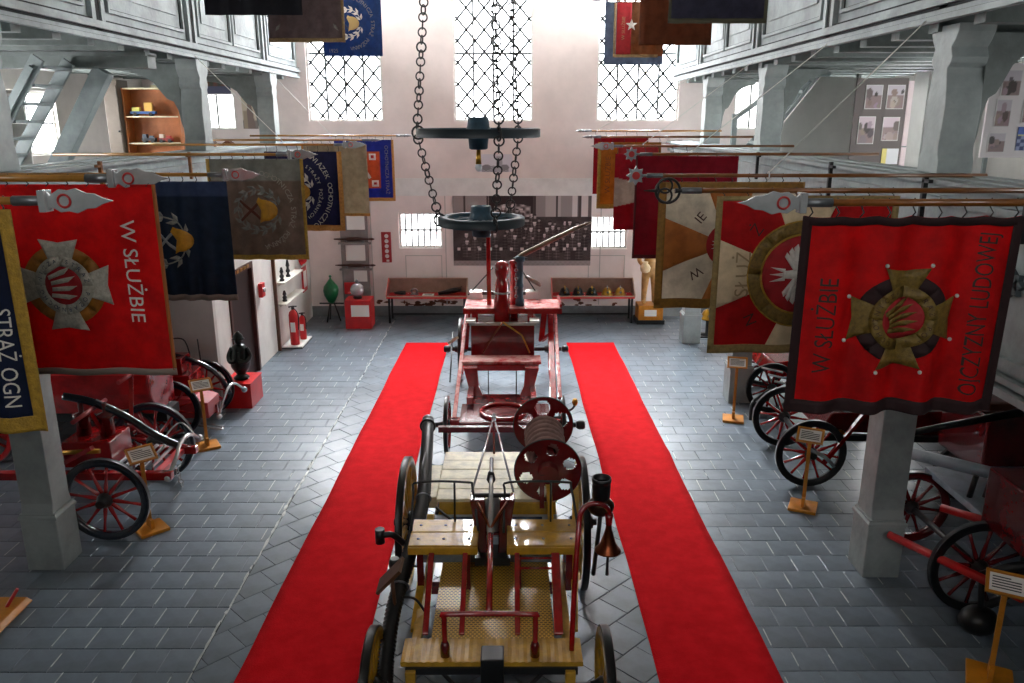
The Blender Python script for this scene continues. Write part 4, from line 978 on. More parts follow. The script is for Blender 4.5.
# side levers and treadles on the right, bars on the left
E2.part('side_lever', MB().beam((.72, 14.0, 1.60), (.63, 10.95, .80), .10, .05), RED, None, .01)
E2.part('side_lever', MB().beam((.80, 14.0, 1.62), (.74, 11.2, .86), .06, .05), REDSHEEN, None, .01)
E2.part('lever_brace', MB().beam((.62, 13.9, 1.62), (.56, 13.9, 1.0), .10, .05, (0, 1, 0)), RED); E2.part('lever_brace', MB().beam((.56, 13.9, 1.0), (.74, 13.5, 1.25), .08, .05), RED)
E2.part('side_lever', MB().beam((-.76, 13.6, 1.55), (-.82, 11.0, .62), .06, .045), REDSHEEN, None, .008); E2.part('lever_brace', MB().beam((-.74, 13.9, 1.62), (-.80, 13.9, .85), .09, .05, (0, 1, 0)), RED)
E2.part('brake_rod', MB().cyl((-1.06, 14.3, 1.05), (-1.02, 12.9, .55), .012, n=6), BLACK); E2.part('wood_handle', MB().beam((-1.12, 14.1, .9), (-.95, 13.9, 1.06), .05, .04), PALEW)
E2.part('grease_cup', MB().lathe([(.03, 0), (.05, .05), (.03, .1)], (.98, 11.4, .68), n=10), BRASS)
E2.part('step_iron', MB().tube(bez([(.7, 11.3, .66), (.9, 11.35, .62), (.98, 11.4, .68)]), .018, 6), BLACK)
# ------------------------------------------------------------------ wagon-wheel chandelier
CH = V('wheel_chandelier', 'two dark teal wagon wheels hung on chains as a chandelier', 'chandelier', (-.31, 8.1, 3.8))
def hwheel(c, R, th, n):
    rim = MB(); rim.lathe([(R, -th/2), (R, th/2), (R-.085, th/2), (R-.085, -th/2), (R, -th/2)], c, n=40, cap=False); ro = CH.part('rim', rim, TEAL)
    CH.part('tyre', MB().lathe([(R+.008, -th*.45), (R+.008, th*.45), (R-.002, th*.45), (R-.002, -th*.45), (R+.008, -th*.45)], c, n=40, cap=False), mat('black_band', '#1c2a31', .5), ro)
    CH.part('hub', MB().lathe([(.07, -.16), (.09, -.15), (.10, -.05), (.12, -.03), (.12, .04), (.11, .06), (.10, .15), (.075, .15), (.07, .12)], c, n=18), TEAL, ro)
    L = R-.085-.1; b = MB(); b.lathe([(.024, 0), (.028, L*.25), (.018, L*.7), (.022, L+.01)], n=7); me = b.mesh('spoke', TEAL)
    for k in range(n):
        a = 2*PI*(k+.4)/n; o = inst(me, 'spoke', ro, Vector(c)-CH.o+Vector((math.cos(a), math.sin(a), 0))*.1); o.rotation_euler = Vector((0, 0, 1)).rotation_difference(Vector((math.cos(a), math.sin(a), 0))).to_euler()
CU, CL = Vector((-.31, 8.1, 4.72)), Vector((-.29, 8.1, 3.86))
hwheel(CU, .60, .085, 12); hwheel(CL, .43, .085, 12)
CH.part('lamp_socket', MB().lathe([(.02, 0), (.025, -.1), (.03, -.16)][::-1], CU+Vector((0, 0, -.14)), n=10), BRASS); CH.part('light_bulb', MB().sph(CU+Vector((0, 0, -.33)), .035, 12, 8, (1, 1, 1.2)), mat('milky_bulb', '#e8eef0', .2))
lk = MB(); lk.ring((0, 0, 0), .040, .0075, (0, 1, 0), 16, 6); LINK = lk.mesh('chain_link', BLACK)
def chain(p, q):
    p, q = Vector(p), Vector(q); d = q-p; n = max(2, int(d.length/.066)); Q = Vector((0, 0, -1)).rotation_difference(d.normalized())
    ch = bpy.data.objects.new('chain', None); C.objects.link(ch); ch.parent = CH.root; ch.empty_display_size = .05
    for k in range(n):
        o = inst(LINK, 'chain_link', ch, p+d*(k+.5)/n - CH.o)
        o.rotation_euler = (Q @ Matrix.Rotation((k % 2)*PI/2*.92+.25*math.sin(k*2.1), 3, 'Z').to_quaternion()).to_euler(); o.scale = (1.12, 1.12, 1.12) if k % 5 == 0 else (1, 1, 1)
for a in (170, 50, -70):
    t = math.radians(a); e = Vector((math.cos(t), math.sin(t), 0))
    chain(CU + e*.62 + Vector((0, 0, -.03)), CL + e*.44 + Vector((0, 0, .03)))
    chain(CU + e*.49 + Vector((0, 0, 1.5)), CU + e*.62 + Vector((0, 0, .03)))
    up = MB(); s0 = CU + e*.49 + Vector((0, 0, 1.5)); s1 = Vector((CU.x, CU.y, ZC)); n = 60
    for k in range(n):
        p = s0.lerp(s1, (k+.5)/n); up.ring(p, .042, .008, (0, 1, 0) if k % 2 else (1, 0, 0), 10, 4)
    o = CH.part('chain_above', up, BLACK); o['kind'] = 'stuff'
    CH.part('shackle', MB().ring(CU + e*.61, .062, .010, (-e.y, e.x, 0), 14, 6), BLACK); CH.part('shackle', MB().ring(CL + e*.43, .062, .010, (-e.y, e.x, 0), 14, 6), BLACK)
# ------------------------------------------------------------------ carts under the left gallery
def ball_handle(v, p, q, r=.016, m=STEEL):
    b = MB(); b.tube(bez(p if False else [p, ((p[0]+q[0])/2, (p[1]+q[1])/2, (p[2]+q[2])/2), q]), r, 8); return v.part('crossbar', b, m)
BLUEB = mat('blue_black_paint', '#161d2c', .22, noise=.2, scale=4, coat=.6)
A1 = V('hand_pump_cart', 'red two-wheeled hand pump with blue-black lever and chrome ball handles', 'pump cart', (-5.0, 9.5, 0))
wheel(A1, (-4.78, 8.62, .52), .52, 'y', BLUEB, RED, 12, .05, .07, hub_m=BLACK, hubl=.3); wheel(A1, (-4.92, 10.3, .56), .56, 'y', BLUEB, RED, 12, .05, .07)
A1.part('axle', MB().cyl((-4.78, 8.5, .52), (-4.92, 10.4, .56), .035), BLACK)
for y in (9.05, 9.85): A1.part('frame_beam', MB().b2((-6.3, y-.05, .58), (-4.15, y+.05, .68)), RED, None, .01)
for x in (-5.9, -5.3, -4.35): A1.part('frame_tie', MB().b2((x-.05, 9.1, .60), (x+.05, 9.8, .66)), REDB)
A1.part('pump_body', MB().b2((-5.55, 9.2, .66), (-4.95, 9.75, 1.0)), RED, None, .015)
for x in (-5.4, -5.1): A1.part('pump_cylinder', MB().lathe([(.09, 0), (.09, .22), (.11, .24), (.11, .28), (.03, .3), (.03, .42)], (x, 9.48, 1.0), n=14), DRED)
for k in range(5): A1.part('steel_strip', MB().b2((-4.88+k*.11, 9.12, .70), (-4.85+k*.11, 9.8, .73)), STEEL)
A1.part('lever', MB().tube(bez([(-5.6, 9.5, 1.5), (-5.25, 9.5, 1.42), (-4.85, 9.5, 1.22), (-4.5, 9.45, 1.0), (-4.2, 9.42, .86)]), [.05, .055]+[.058]*20+[.045]*3 if False else .05, 10), BLUEB)
A1.part('lever_highlight', MB().tube(bez([(-5.2, 9.5, 1.452), (-4.85, 9.5, 1.268), (-4.5, 9.45, 1.048), (-4.22, 9.42, .915)]), .014, 6), STEEL, label='bright strip imitating the highlight on the lever')  # highlight on the dark lever, built as a thin bright strip
A1.part('lever_yoke', MB().tube(bez([(-4.12, 9.85, .80), (-4.15, 9.65, .92), (-4.17, 9.42, .90), (-4.15, 9.2, .80), (-4.2, 9.05, .62)]), .026, 8), STEEL)
for p in ((-4.12, 9.88, .78), (-4.2, 9.03, .60)): A1.part('ball_end', MB().sph(p, .05, 14, 10), STEEL)
for x, z, y0, y1 in ((-4.92, 1.66, 9.55, 10.25), (-5.22, 1.36, 8.95, 9.75)):
    A1.part('pump_handle', MB().cyl((x, y0, z), (x, y1, z), .028, n=10), mat('pinkish_red', '#b03a3e', .3, coat=.4)); A1.part('handle_stem', MB().beam((x, (y0+y1)/2, z), (x+.12, 9.5, z-.55), .05, .04), RED)
A1.part('brass_cock', MB().cyl((-5.45, 9.0, .95), (-5.0, 9.05, .95), .03, n=10), BRASS)
A1.part('guard_rod', MB().tube(bez([(-4.6, 9.8, .75), (-4.4, 10.0, .95), (-4.15, 9.95, .7)]), .012, 6), STEEL)
for k in range(7): A1.part('chain_link', MB().ring((-4.22+.01*k, 9.3, .68-.05*k), .03, .007, (0, 1, 0) if k % 2 else (1, 0, 0), 10, 5), STEEL)
A1.part('towing_shaft', MB().beam((-4.95, 8.80, 1.10), (-5.6, 9.0, .72), .06, .05), RED)
A2 = V('hand_pump_cart', 'red box pump with black curved lever beside the black figure plinth', 'pump cart', (-5.0, 12.3, 0))
wheel(A2, (-5.15, 12.85, .48), .48, 'y', BLUEB, RED, 12, .05, .06); wheel(A2, (-5.3, 11.75, .48), .48, 'y', BLUEB, RED, 12, .05, .06)
A2.part('axle', MB().cyl((-5.3, 11.7, .48), (-5.15, 12.9, .48), .03), BLACK)
A2.part('pump_box', MB().b2((-5.55, 12.0, .55), (-5.05, 12.6, .95)), RED, None, .015); A2.part('pump_tower', MB().b2((-5.5, 12.1, .95), (-5.2, 12.5, 1.2)), RED, None, .01)
A2.part('tool_chest', MB().prism([(-5.35, .30), (-4.75, .30), (-4.75, .55), (-5.0, .62), (-5.35, .62)], 'y', 11.85, 12.35), mat('pinkish_red', '#b03a3e', .3), None, .01)
A2.part('lever', MB().tube(bez([(-5.7, 12.3, 1.28), (-5.35, 12.3, 1.2), (-4.95, 12.3, 1.05), (-4.7, 12.3, .85), (-4.55, 12.3, .55)]), .042, 10), BLUEB)
A2.part('lever_yoke', MB().tube(bez([(-4.45, 12.65, .52), (-4.52, 12.5, .66), (-4.55, 12.3, .68), (-4.58, 12.1, .55), (-4.62, 11.95, .33)]), .022, 8), STEEL)
for p in ((-4.44, 12.67, .5), (-4.62, 11.93, .30)): A2.part('ball_end', MB().sph(p, .05, 14, 10), STEEL)
A2.part('towing_bar', MB().tube(bez([(-5.4, 11.9, .3), (-4.95, 11.9, .16), (-4.6, 11.85, .12), (-4.62, 11.95, .12), (-4.95, 12.0, .16)]), .016, 6), STEEL)
for x in (-5.35, -5.0): A2.part('hand_rail', MB().tube(bez([(x-.2, 12.4, 1.2), (x-.15, 12.4, 1.42), (x+.1, 12.4, 1.44), (x+.18, 12.4, 1.2)] if x < -5.2 else [(x, 12.4, .9), (x-.02, 12.4, 1.45)]), .012, 6), BLACK)
A2.part('valve_block', MB().b2((-4.95, 12.15, .28), (-4.72, 12.45, .42)), DRED); A2.part('valve_wheel', MB().ring((-4.72, 12.3, .36), .07, .012, (1, 0, 0), 14, 5), BLACK)
A3 = V('fire_wagon', 'long dark red wagon body parked behind the chrome-handled pump', 'wagon', (-6.4, 11.2, 0))
A3.part('body', MB().prism([(10.85, .75), (10.7, 1.1), (10.68, 1.46), (11.5, 1.5), (11.5, .75)], 'x', -8.1, -5.08), RED, None, .03)
A3.part('body_rail', MB().b2((-8.1, 10.64, 1.40), (-5.06, 10.70, 1.47)), REDB); A3.part('chassis', MB().b2((-8.0, 10.95, .6), (-5.0, 11.4, .75)), BLACK)
for x in (-7.6, -5.5):
    for y in (10.8, 11.55): wheel(A3, (x, y, .42), .42, 'y', RED, RED, 10, .05, .06)
for k in range(3): A3.part('ladder_rail', MB().b2((-8.0, 10.9+k*.25, 1.5), (-5.2, 10.96+k*.25, 1.55)), DRED)
# information stands
def stand(x, y, rz, h, label, big=1.0):
    v = thing('info_stand', label, 'sign stand', (x, y, 0), 'pine information stands', rz)
    MB().b2((-.17*big, -.17*big, 0), (.17*big, .17*big, .04)).build('base', OWOOD, v, .006)
    MB().prism([(-.02, .04), (.02, .04), (.02, .16), (-.02, .16)], 'y', -.08, .08).build('foot', OWOOD, v)
    MB().beam((0, 0, .04), (0, .02, h-.02), .045, .03, (0, 1, 0)).build('post', OWOOD, v, .004)
    M = Matrix.Translation((0, 0, h)) @ Matrix.Rotation(.65, 4, 'X')
    b = MB().b2((-.16, -.11, -.012), (.16, .11, 0)); b.v = [tuple(M @ Vector(p)) for p in b.v]; bo = b.build('board', OWOOD, v)
    fr = MB()
    for q in (((-.16, -.11, 0), (.16, -.09, .014)), ((-.16, .09, 0), (.16, .11, .014)), ((-.16, -.09, 0), (-.14, .09, .014)), ((.14, -.09, 0), (.16, .09, .014))): fr.b2(*q)
    fr.v = [tuple(M @ Vector(p)) for p in fr.v]; fr.build('board_frame', OWOOD, bo)
    b = MB().b2((-.13, -.082, .001), (.13, .082, .006)); b.v = [tuple(M @ Vector(p)) for p in b.v]; b.build('notice', PAPER, bo)
    for k in range(5):
        w = .22 if k else .14
        b = MB().b2((-.11, .045-k*.025, .006), (-.11+w, .055-k*.025, .0075)); b.v = [tuple(M @ Vector(p)) for p in b.v]; b.build('print_line', INK, bo)
    return v
stand(-4.65, 11.42, .55, 1.0, 'pine information stand before the red box pump with curved lever')
stand(-4.40, 8.84, .75, 1.0, 'pine information stand beside the chrome-handled pump cart')
stand(3.73, 12.54, -.25, 1.0, 'pine information stand before the dark spoked cart by the middle column')
stand(3.79, 9.40, -.45, 1.0, 'pine information stand between two red spoked wheels and the near column')
stand(4.30, 6.10, -.5, .97, 'pine information stand at the end of the red shaft, beside the red equipment cart', 1.1)
v = thing('ramp_board', 'orange wooden board with a small red bracket under the navy banner', 'board', (-5.1, 7.0, 0))
MB().prism([(-.55, .0), (.10, .0), (.16, .05), (.10, .09), (-.55, .09)], 'y', -.28, .28).build('plank', OWOOD, v, .01)
MB().beam((0, .1, .09), (.10, .16, .26), .03, .03).build('red_bracket', REDB, v)
# ------------------------------------------------------------------ carts under the right gallery
B1 = V('hose_cart', 'dark spoked cart with steel fittings by the middle right column', 'cart', (4.9, 13.3, 0))
wheel(B1, (4.45, 12.9, .44), .44, 'y', BLACK, DRED, 12, .05, .06); wheel(B1, (4.75, 14.3, .44), .44, 'y', BLACK, DRED, 12, .05, .06)
B1.part('axle', MB().cyl((4.45, 12.8, .44), (4.75, 14.4, .44), .03), BLACK); B1.part('body', MB().prism([(4.4, .62), (6.3, .5), (6.3, .95), (5.2, .95), (4.5, .85)], 'y', 13.0, 14.1), RED, None, .02)
for k in range(3): B1.part('steel_bar', MB().cyl((4.2+k*.12, 12.75, .85-.12*k), (4.55+k*.12, 12.7, .78-.12*k), .018, n=7), STEEL)
B1.part('shaft', MB().tube(bez([(4.6, 12.95, .5), (4.2, 12.7, .35), (4.0, 12.45, .32), (3.98, 12.4, .05)]), .03, 8), BLACK)
B2 = V('hose_cart', 'red spoked hand cart between the info stand and near right column', 'cart', (4.9, 10.7, 0))
wheel(B2, (4.08, 10.05, .48), .48, 'y', BLACK, RED, 12, .05, .06); wheel(B2, (4.18, 11.45, .48), .48, 'y', BLACK, RED, 12, .05, .06)
B2.part('axle', MB().cyl((4.08, 9.92, .48), (4.18, 11.55, .48), .035), BLACK); B2.part('body', MB().prism([(4.25, .72), (6.2, .62), (6.2, 1.0), (4.4, .98)], 'y', 10.25, 11.2), DRED, None, .02)
B2.part('frame_beam', MB().beam((3.95, 10.3, .62), (6.0, 10.1, .66), .08, .08), BLACK); B2.part('draw_lever', MB().beam((4.25, 10.0, .35), (4.85, 10.1, 1.15), .05, .05), RED)
B2.part('hose_coil', MB().ring((4.75, 10.5, 1.04), .22, .05, (0, 0, 1), 24, 8), STEEL); B2.part('brass_cap', MB().sph((4.5, 10.15, .72), .06), BRASS); B2.part('wheel_lock', MB().tube(bez([(4.0, 9.9, .6), (4.2, 9.88, .5), (4.35, 9.9, .35)]), .025, 7), STEEL)
B3 = V('equipment_cart', 'red equipment cart with long shaft beside the near right column', 'cart', (5.1, 7.6, 0))
wheel(B3, (4.72, 8.55, .45), .45, 'y', DRED, DRED, 12, .05, .07); wheel(B3, (4.72, 7.15, .50), .50, 'y', BLACK, DRED, 12, .04, .07)
B3.part('axle', MB().cyl((4.72, 7.0, .5), (4.72, 8.65, .45), .035), BLACK)
B3.part('shaft_pole', MB().cyl((4.02, 7.62, .60), (4.72, 6.45, .60), .042, .05, 10), REDB); B3.part('shaft_pole', MB().cyl((4.6, 7.75, .85), (5.6, 6.9, .82), .042, .05, 10), REDB)
B3.part('box', MB().b2((4.72, 6.55, .95), (5.7, 7.25, 1.55)), DRED, None, .02); B3.part('zinc_tray', MB().b2((4.9, 7.5, .82), (6.4, 8.7, .90)), mat('pale_blue_zinc', '#a9b7c2', .4), None, .01)
B3.part('zinc_pipe', MB().cyl((4.6, 8.6, 1.12), (6.2, 7.7, .98), .07, n=12), mat('pale_blue_zinc', '#a9b7c2', .4)); B3.part('long_shaft', MB().cyl((4.4, 8.4, 1.42), (6.0, 8.3, 1.80), .035, .05, 8), BLACK)
for x in (4.98, 5.15): B3.part('stop_peg', MB().cyl((x, 7.9, .88), (x+.04, 7.9, 1.15), .03, n=8), BLACK)
B3.part('steel_fitting', MB().b2((4.95, 6.75, .78), (5.35, 6.95, .84)), STEEL); B3.part('hose_bundle', MB().tube(bez([(4.6, 6.9, .55), (4.9, 6.8, .72), (5.3, 6.75, .66), (5.6, 6.8, .6)]), .05, 8), RUBBER); B3.part('grip_loop', MB().tube(bez([(5.4, 7.4, 1.0), (5.3, 7.35, 1.2), (5.5, 7.3, 1.4), (5.7, 7.35, 1.3)]), .018, 6), BLACK)
B3.part('castor', MB().sph((4.55, 6.75, .16), .16, 14, 8, (1.2, 1, .9)), BLACK); B3.part('castor_fork', MB().cyl((4.55, 6.75, .3), (4.6, 6.9, .6), .03, n=7), BLACK)
B4 = V('fire_wagon', 'dark red wagon standing behind the scarlet banner by the right wall', 'wagon', (6.3, 9.0, 0))
B4.part('body', MB().b2((5.6, 8.75, .75), (7.2, 9.75, 1.5)), DRED, None, .03); B4.part('ladder', MB().b2((5.5, 8.9, 1.52), (7.2, 8.98, 1.6)), BROWN); B4.part('chassis', MB().b2((5.7, 8.9, .5), (7.1, 9.6, .75)), BLACK)
for x in (5.95, 6.85):
    for y in (8.85, 9.65): wheel(B4, (x, y, .4), .40, 'y', BLACK, DRED, 10, .05, .06)
# ------------------------------------------------------------------ far end: bust, extinguishers, shelves
v = thing('plinth_box', 'red square plinth box carrying the black helmeted figure', 'plinth', (-4.72, 13.42, 0)); MB().b2((-.24, -.32, 0), (.24, .32, .44)).build('box', REDB, v, .008); MB().b2((-.25, -.33, .44), (.25, .33, .455)).build('top', REDB, v)
BRNZ = mat('black_bronze', '#1b2422', .3, metal=.5, noise=.4, scale=8)
v = thing('bronze_figure', 'small black bronze figure in cloak and helmet on red plinth', 'statue', (-4.72, 13.4, .455))
MB().lathe([(.13, 0), (.14, .03), (.10, .06), (.07, .09), (.11, .13), (.16, .22), (.17, .30), (.15, .40), (.12, .50), (.13, .56), (.10, .61), (.05, .63)], n=16).build('cloaked_body', BRNZ, v)
MB().sph((0, 0, .70), .075, 14, 10, (.9, 1, 1.1)).build('head', BRNZ, v); MB().lathe([(.11, 0), (.085, .02), (.08, .06), (.05, .10), (.02, .13), (.001, .14)], (0, 0, .72), n=14).build('helmet', BRNZ, v)
for sg in (-1, 1): MB().tube(bez([(sg*.12, 0, .56), (sg*.18, -.02, .42), (sg*.13, -.12, .34), (sg*.03, -.15, .36)]), [.045]*13+[.045]*6 if False else .042, 8).build('arm', BRNZ, v)
MB().cyl((.03, -.15, .2), (.03, -.15, .52), .014, n=7).build('axe_handle', BRNZ, v)
v = thing('floor_board', 'white low board carrying the fire extinguishers', 'board', (-4.77, 17.3, 0)); MB().b2((-.22, -.45, 0), (.22, .45, .05)).build('board', WHITEW, v, .004); MB().b2((-.225, -.455, .0), (.225, .455, .02)).build('edge', BLACK, v)
def extinguisher(x, y, z, r, h, label):
    v = thing('fire_extinguisher', label, 'extinguisher', (x, y, z), 'red fire extinguishers')
    MB().lathe([(r*.95, 0), (r, .02), (r, h*.78), (r*.85, h*.85), (r*.4, h*.9), (r*.3, h*.92)], n=18).build('cylinder', REDB, v); MB().lathe([(r*.35, 0), (r*.35, h*.05), (r*.2, h*.08)], (0, 0, h*.92), n=10).build('valve', BLACK, v)
    MB().tube([(-r*.9, 0, h*.98), (0, 0, h), (r*.9, 0, h*1.0)], .016, 6).build('handle', BLACK, v); MB().tube(bez([(r*.3, -.02, h*.95), (r*1.2, -.05, h*.8), (r*1.1, -.05, h*.4)]), .012, 6).build('hose', RUBBER, v)
    MB().b2((-r*.5, -r*1.02, h*.35), (r*.5, -r*.8, h*.6)).build('label_plate', PAPER, v)
extinguisher(-4.75, 17.05, .05, .10, .86, 'tall red fire extinguisher at the front of the white floor board'); extinguisher(-4.68, 17.5, .05, .075, .6, 'shorter red fire extinguisher behind the tall one')
struct(MB().b2((-5.03, 16.68, 0), (-4.97, 16.75, 2.75)).build('trim_5', BROWN))
SHW = mat('pale_shelf', '#d8d5cc', .6, noise=.1, scale=5)
def wall_shelf(z, label):
    v = thing('wall_shelf', label, 'shelf', (-5.03, 17.6, z), 'pale wall shelves'); MB().b2((0, -.8, 0), (.22, .8, .03)).build('board', SHW, v); MB().b2((0, -.8, -.1), (.02, .8, 0)).build('cleat', SHW, v)
    for y in (-.6, .6): MB().prism([(0, -.1), (.16, 0), (0, 0)], 'y', y-.015, y+.015).build('bracket', SHW, v)
for z, n in ((.98, 'lower pale wall shelf above the fire extinguishers'), (1.45, 'upper pale wall shelf above the fire extinguishers')): wall_shelf(z, n)
for y, z, h, n in ((17.0, 1.48, .3, 'small black branch pipe on the upper pale shelf, near end'), (17.5, 1.48, .38, 'taller black fitting on the upper pale shelf'), (17.1, 1.01, .24, 'small black pump fitting on the lower pale shelf')):
    v = thing('pipe_fitting', n, 'fitting', (-4.92, y, z)); MB().lathe([(.05, 0), (.055, .03), (.03, .06), (.03, h*.6), (.045, h*.65), (.02, h)], n=12).build('stem', BLACK, v); MB().sph((0, 0, h*.35), .05).build('bulb', BLACK, v)
for y, z, m, n in ((19.0, 1.60, REDB, 'red fireman helmet hung on the white partition'), (18.75, 1.95, BLACK, 'black fireman helmet hung on the white partition')):
    v = thing('helmet', n, 'helmet', (-5.03, y, z)); MB().lathe([(.15, 0), (.12, .02), (.115, .08), (.08, .14), (.001, .16)], (0, 0, 0), (1, 0, .3), 16).build('shell', m, v); MB().prism([(-.02, .02), (.02, .02), (.02, .2), (-.02, .2)], 'y', -.012, .012).build('comb', BRASS, v)
v = thing('framed_notice', 'red framed white notice on the partition by the corner', 'notice', (-5.02, 19.2, 1.1)); MB().b2((0, -.2, -.3), (.025, .2, .3)).build('frame', REDB, v); MB().b2((.025, -.13, -.2), (.03, .13, .2)).build('sheet', PAPER, v)
v = thing('alarm_box', 'small red alarm box on the partition beside the door', 'box', (-5.02, 15.75, 1.55)); MB().b2((0, -.1, -.14), (.08, .1, .14)).build('body', REDB, v, .01); MB().lathe([(.05, 0), (.045, .03), (.02, .035)], (.08, 0, 0), (1, 0, 0), 14).build('bell_dome', STEEL, v)
# shelf plank with nozzles on the back wall
v = thing('display_board', 'tall grey leaning board with papers and two shelf ledges', 'board', (-3.86, BY-.16, 0)); GB = mat('grey_display_board', '#8d8684', .7, noise=.2, scale=4)
MB().b2((-.34, .06, .02), (.34, .12, 2.68)).build('panel', GB, v)
for z, w in ((1.93, .50), (1.28, .50)): MB().b2((-w+.12, -.06, z-.06), (w-.08, .06, z-.02)).build('ledge', GB, v)
for x0, x1, z0, z1 in ((-.16, .28, 2.22, 2.6), (-.22, .26, 1.45, 1.84), (-.05, .28, .92, 1.2)): MB().b2((x0, .045, z0), (x1, .06, z1)).build('paper', PAPER, v)
MB().b2((-.3, .03, .60), (.0, .06, .9)).build('red_plate', REDB, v)
for z, n in ((2.0, 'dark brass hose nozzle lying on the upper ledge of the leaning board'), (1.35, 'dark brass hose nozzle lying on the lower ledge of the leaning board')):
    w = thing('hose_nozzle', n, 'nozzle', (-3.84, BY-.2, z)); MB().lathe([(.012, -.5), (.02, -.42), (.03, -.2), (.045, -.12), (.045, .1), (.03, .2), (.02, .35), (.03, .44), (.01, .5)], (0, 0, 0), (1, 0, 0), 12).build('barrel', mat('dark_brass', '#4a2f28', .35, metal=.6), w)
    for x in (-.22, .22): MB().b2((x-.025, -.02, -.08), (x+.025, .03, .02)).build('rest', GALV, w)
v = thing('hand_pump', 'green iron pressure pump standing in the back corner', 'pump', (-4.42, BY-.5, 0)); GRN = mat('green_enamel', '#0f6a3c', .3, noise=.2, scale=5)
MB().lathe([(.01, 1.12), (.03, 1.06), (.06, 1.02), (.17, .88), (.19, .78), (.17, .66), (.09, .50), (.06, .46)][::-1], n=18).build('vessel', GRN, v)
for a in (0, 2.1, 4.2): MB().cyl((.05*math.cos(a), .05*math.sin(a), .5), (.2*math.cos(a), .2*math.sin(a), 0), .018, n=6).build('leg', BLACK, v)
MB().lathe([(.02, 0), (.04, .03), (.02, .06)], (0, 0, 1.1), n=10).build('cap', GRN, v); MB().cyl((-.3, 0, .45), (.3, 0, .45), .02, n=6).build('crossbar', BLACK, v)
v = thing('plinth_box', 'red box with white notice under the silver ball', 'plinth', (-3.63, 18.8, 0)); MB().b2((-.31, -.22, 0), (.31, .3, .70)).build('box', REDB, v, .008); MB().b2((-.16, -.226, .30), (.27, -.22, .58)).build('notice', PAPER, v)
v = thing('glass_ball', 'silver grey globe lamp with red base on the red box', 'globe', (-3.66, 18.8, .70)); MB().sph((0, 0, .21), .17, 20, 12).build('globe', mat('silver_globe', '#a9a6a8', .2, metal=.5, noise=.2, scale=5), v); MB().lathe([(.1, 0), (.11, .04), (.06, .06)], n=14).build('foot', BLACK, v); MB().lathe([(.04, 0), (.045, .04), (.02, .1)], (0, 0, .37), n=12).build('neck', GALV, v)
# wall pictures on the back wall
v = thing('name_plaque', 'narrow red plaque with white emblems beside the small window', 'plaque', (-3.08, BY-.02, 1.77)); MB().b2((-.12, -.01, -.38), (.12, .02, .38)).build('panel', mat('plaque_red', '#9c1d22', .5), v)
for k in range(5): MB().lathe([(.05, 0), (.05, .008)], (.01, -.01, .28-k*.125), (0, -1, 0), 14).build('emblem', WHT, v)
MB().b2((-.01, -.018, -.36), (.06, -.01, -.31)).build('tag', WHT, v)
random.seed(5)
faces = []
for row, (vy, n, u0, u1) in enumerate(((.80, 5, .34, .52), (.68, 9, .38, .62), (.62, 10, .45, .98), (.52, 13, .36, .98), (.42, 13, .05, .98), (.30, 12, .06, .95))):
    for k in range(n):
        if random.random() < .9: faces.append((u0+(u1-u0)*(k+.5)/n+random.uniform(-.014, .014), vy+random.uniform(-.035, .03), random.uniform(.7, 1.15), random.random()))
def mural_col(u, v):
    n = .03*math.sin(u*171)*math.sin(v*97)
    if v < .07: c = .52+n
    elif v > .70:
        c = .62 if (int(u*9) % 2 == 0) else .5
        if u < .26: c = .55+.12*(math.sin(u*300)*math.sin(v*160) > 0)-.1
        elif u < .6: c = .10 if v > .88-.5*(u-.43)**2*4 or abs(u-.43) > .13 else .45+.3*math.sin(u*90)*math.sin(v*60)
        elif u > .86: c = .75 if int(u*40) % 3 else .3
        if abs((u*6) % 1-.5) < .04: c = .2
    else: c = .13+.07*random.random()+.04*math.sin(u*31+3*math.sin(v*9))
    for fx, fy, sz, q in faces:
        dx, dy = (u-fx)*1.98, v-fy
        if abs(dx) < .055*sz and -.2 < dy < -.02 and v > .08 and (abs(dx) < .03*sz+.2*abs(dy)): c = .10+.12*q+.10*(abs(dx) < .006)+.06*math.sin(dy*150+q*9)
        if dx*dx+dy*dy*.7 < .00042*sz: c = .45+.25*q
        if abs(dx) < .022*sz and .014 < dy < .034: c = .10 if q < .6 else .8
    if .22 < v < .26 and abs((u*13) % 1-.5) < .14: c = .75
    c = max(.03, c)**1.9
    return (c*1.08+.01, c*.98, c*.95)
v = thing('photo_mural', 'large black and white group photograph of uniformed firemen on the back wall', 'photograph', (.30, BY-.03, 2.18)); paint(3.42, 1.74, 290, 148, mural_col).build('print', PRINT, v)
def engr(u, v):
    c = .86
    if v < .35 and .1 < u < .9: c = .45+.3*math.sin(u*60)*math.sin(v*70)
    if abs(u-.62) < .09 and v < .9: c = .5
    if (u-.25)**2*2+(v-.25)**2 < .03 or (u-.78)**2*2+(v-.25)**2 < .03: c = .3
    return (c*.8, c*.78, c*.84)
v = thing('engraving', 'faded fire engine drawing hung high on the back wall', 'picture', (-.36, BY-.02, 3.82)); paint(.84, .42, 50, 30, engr).build('print', PRINT, v)
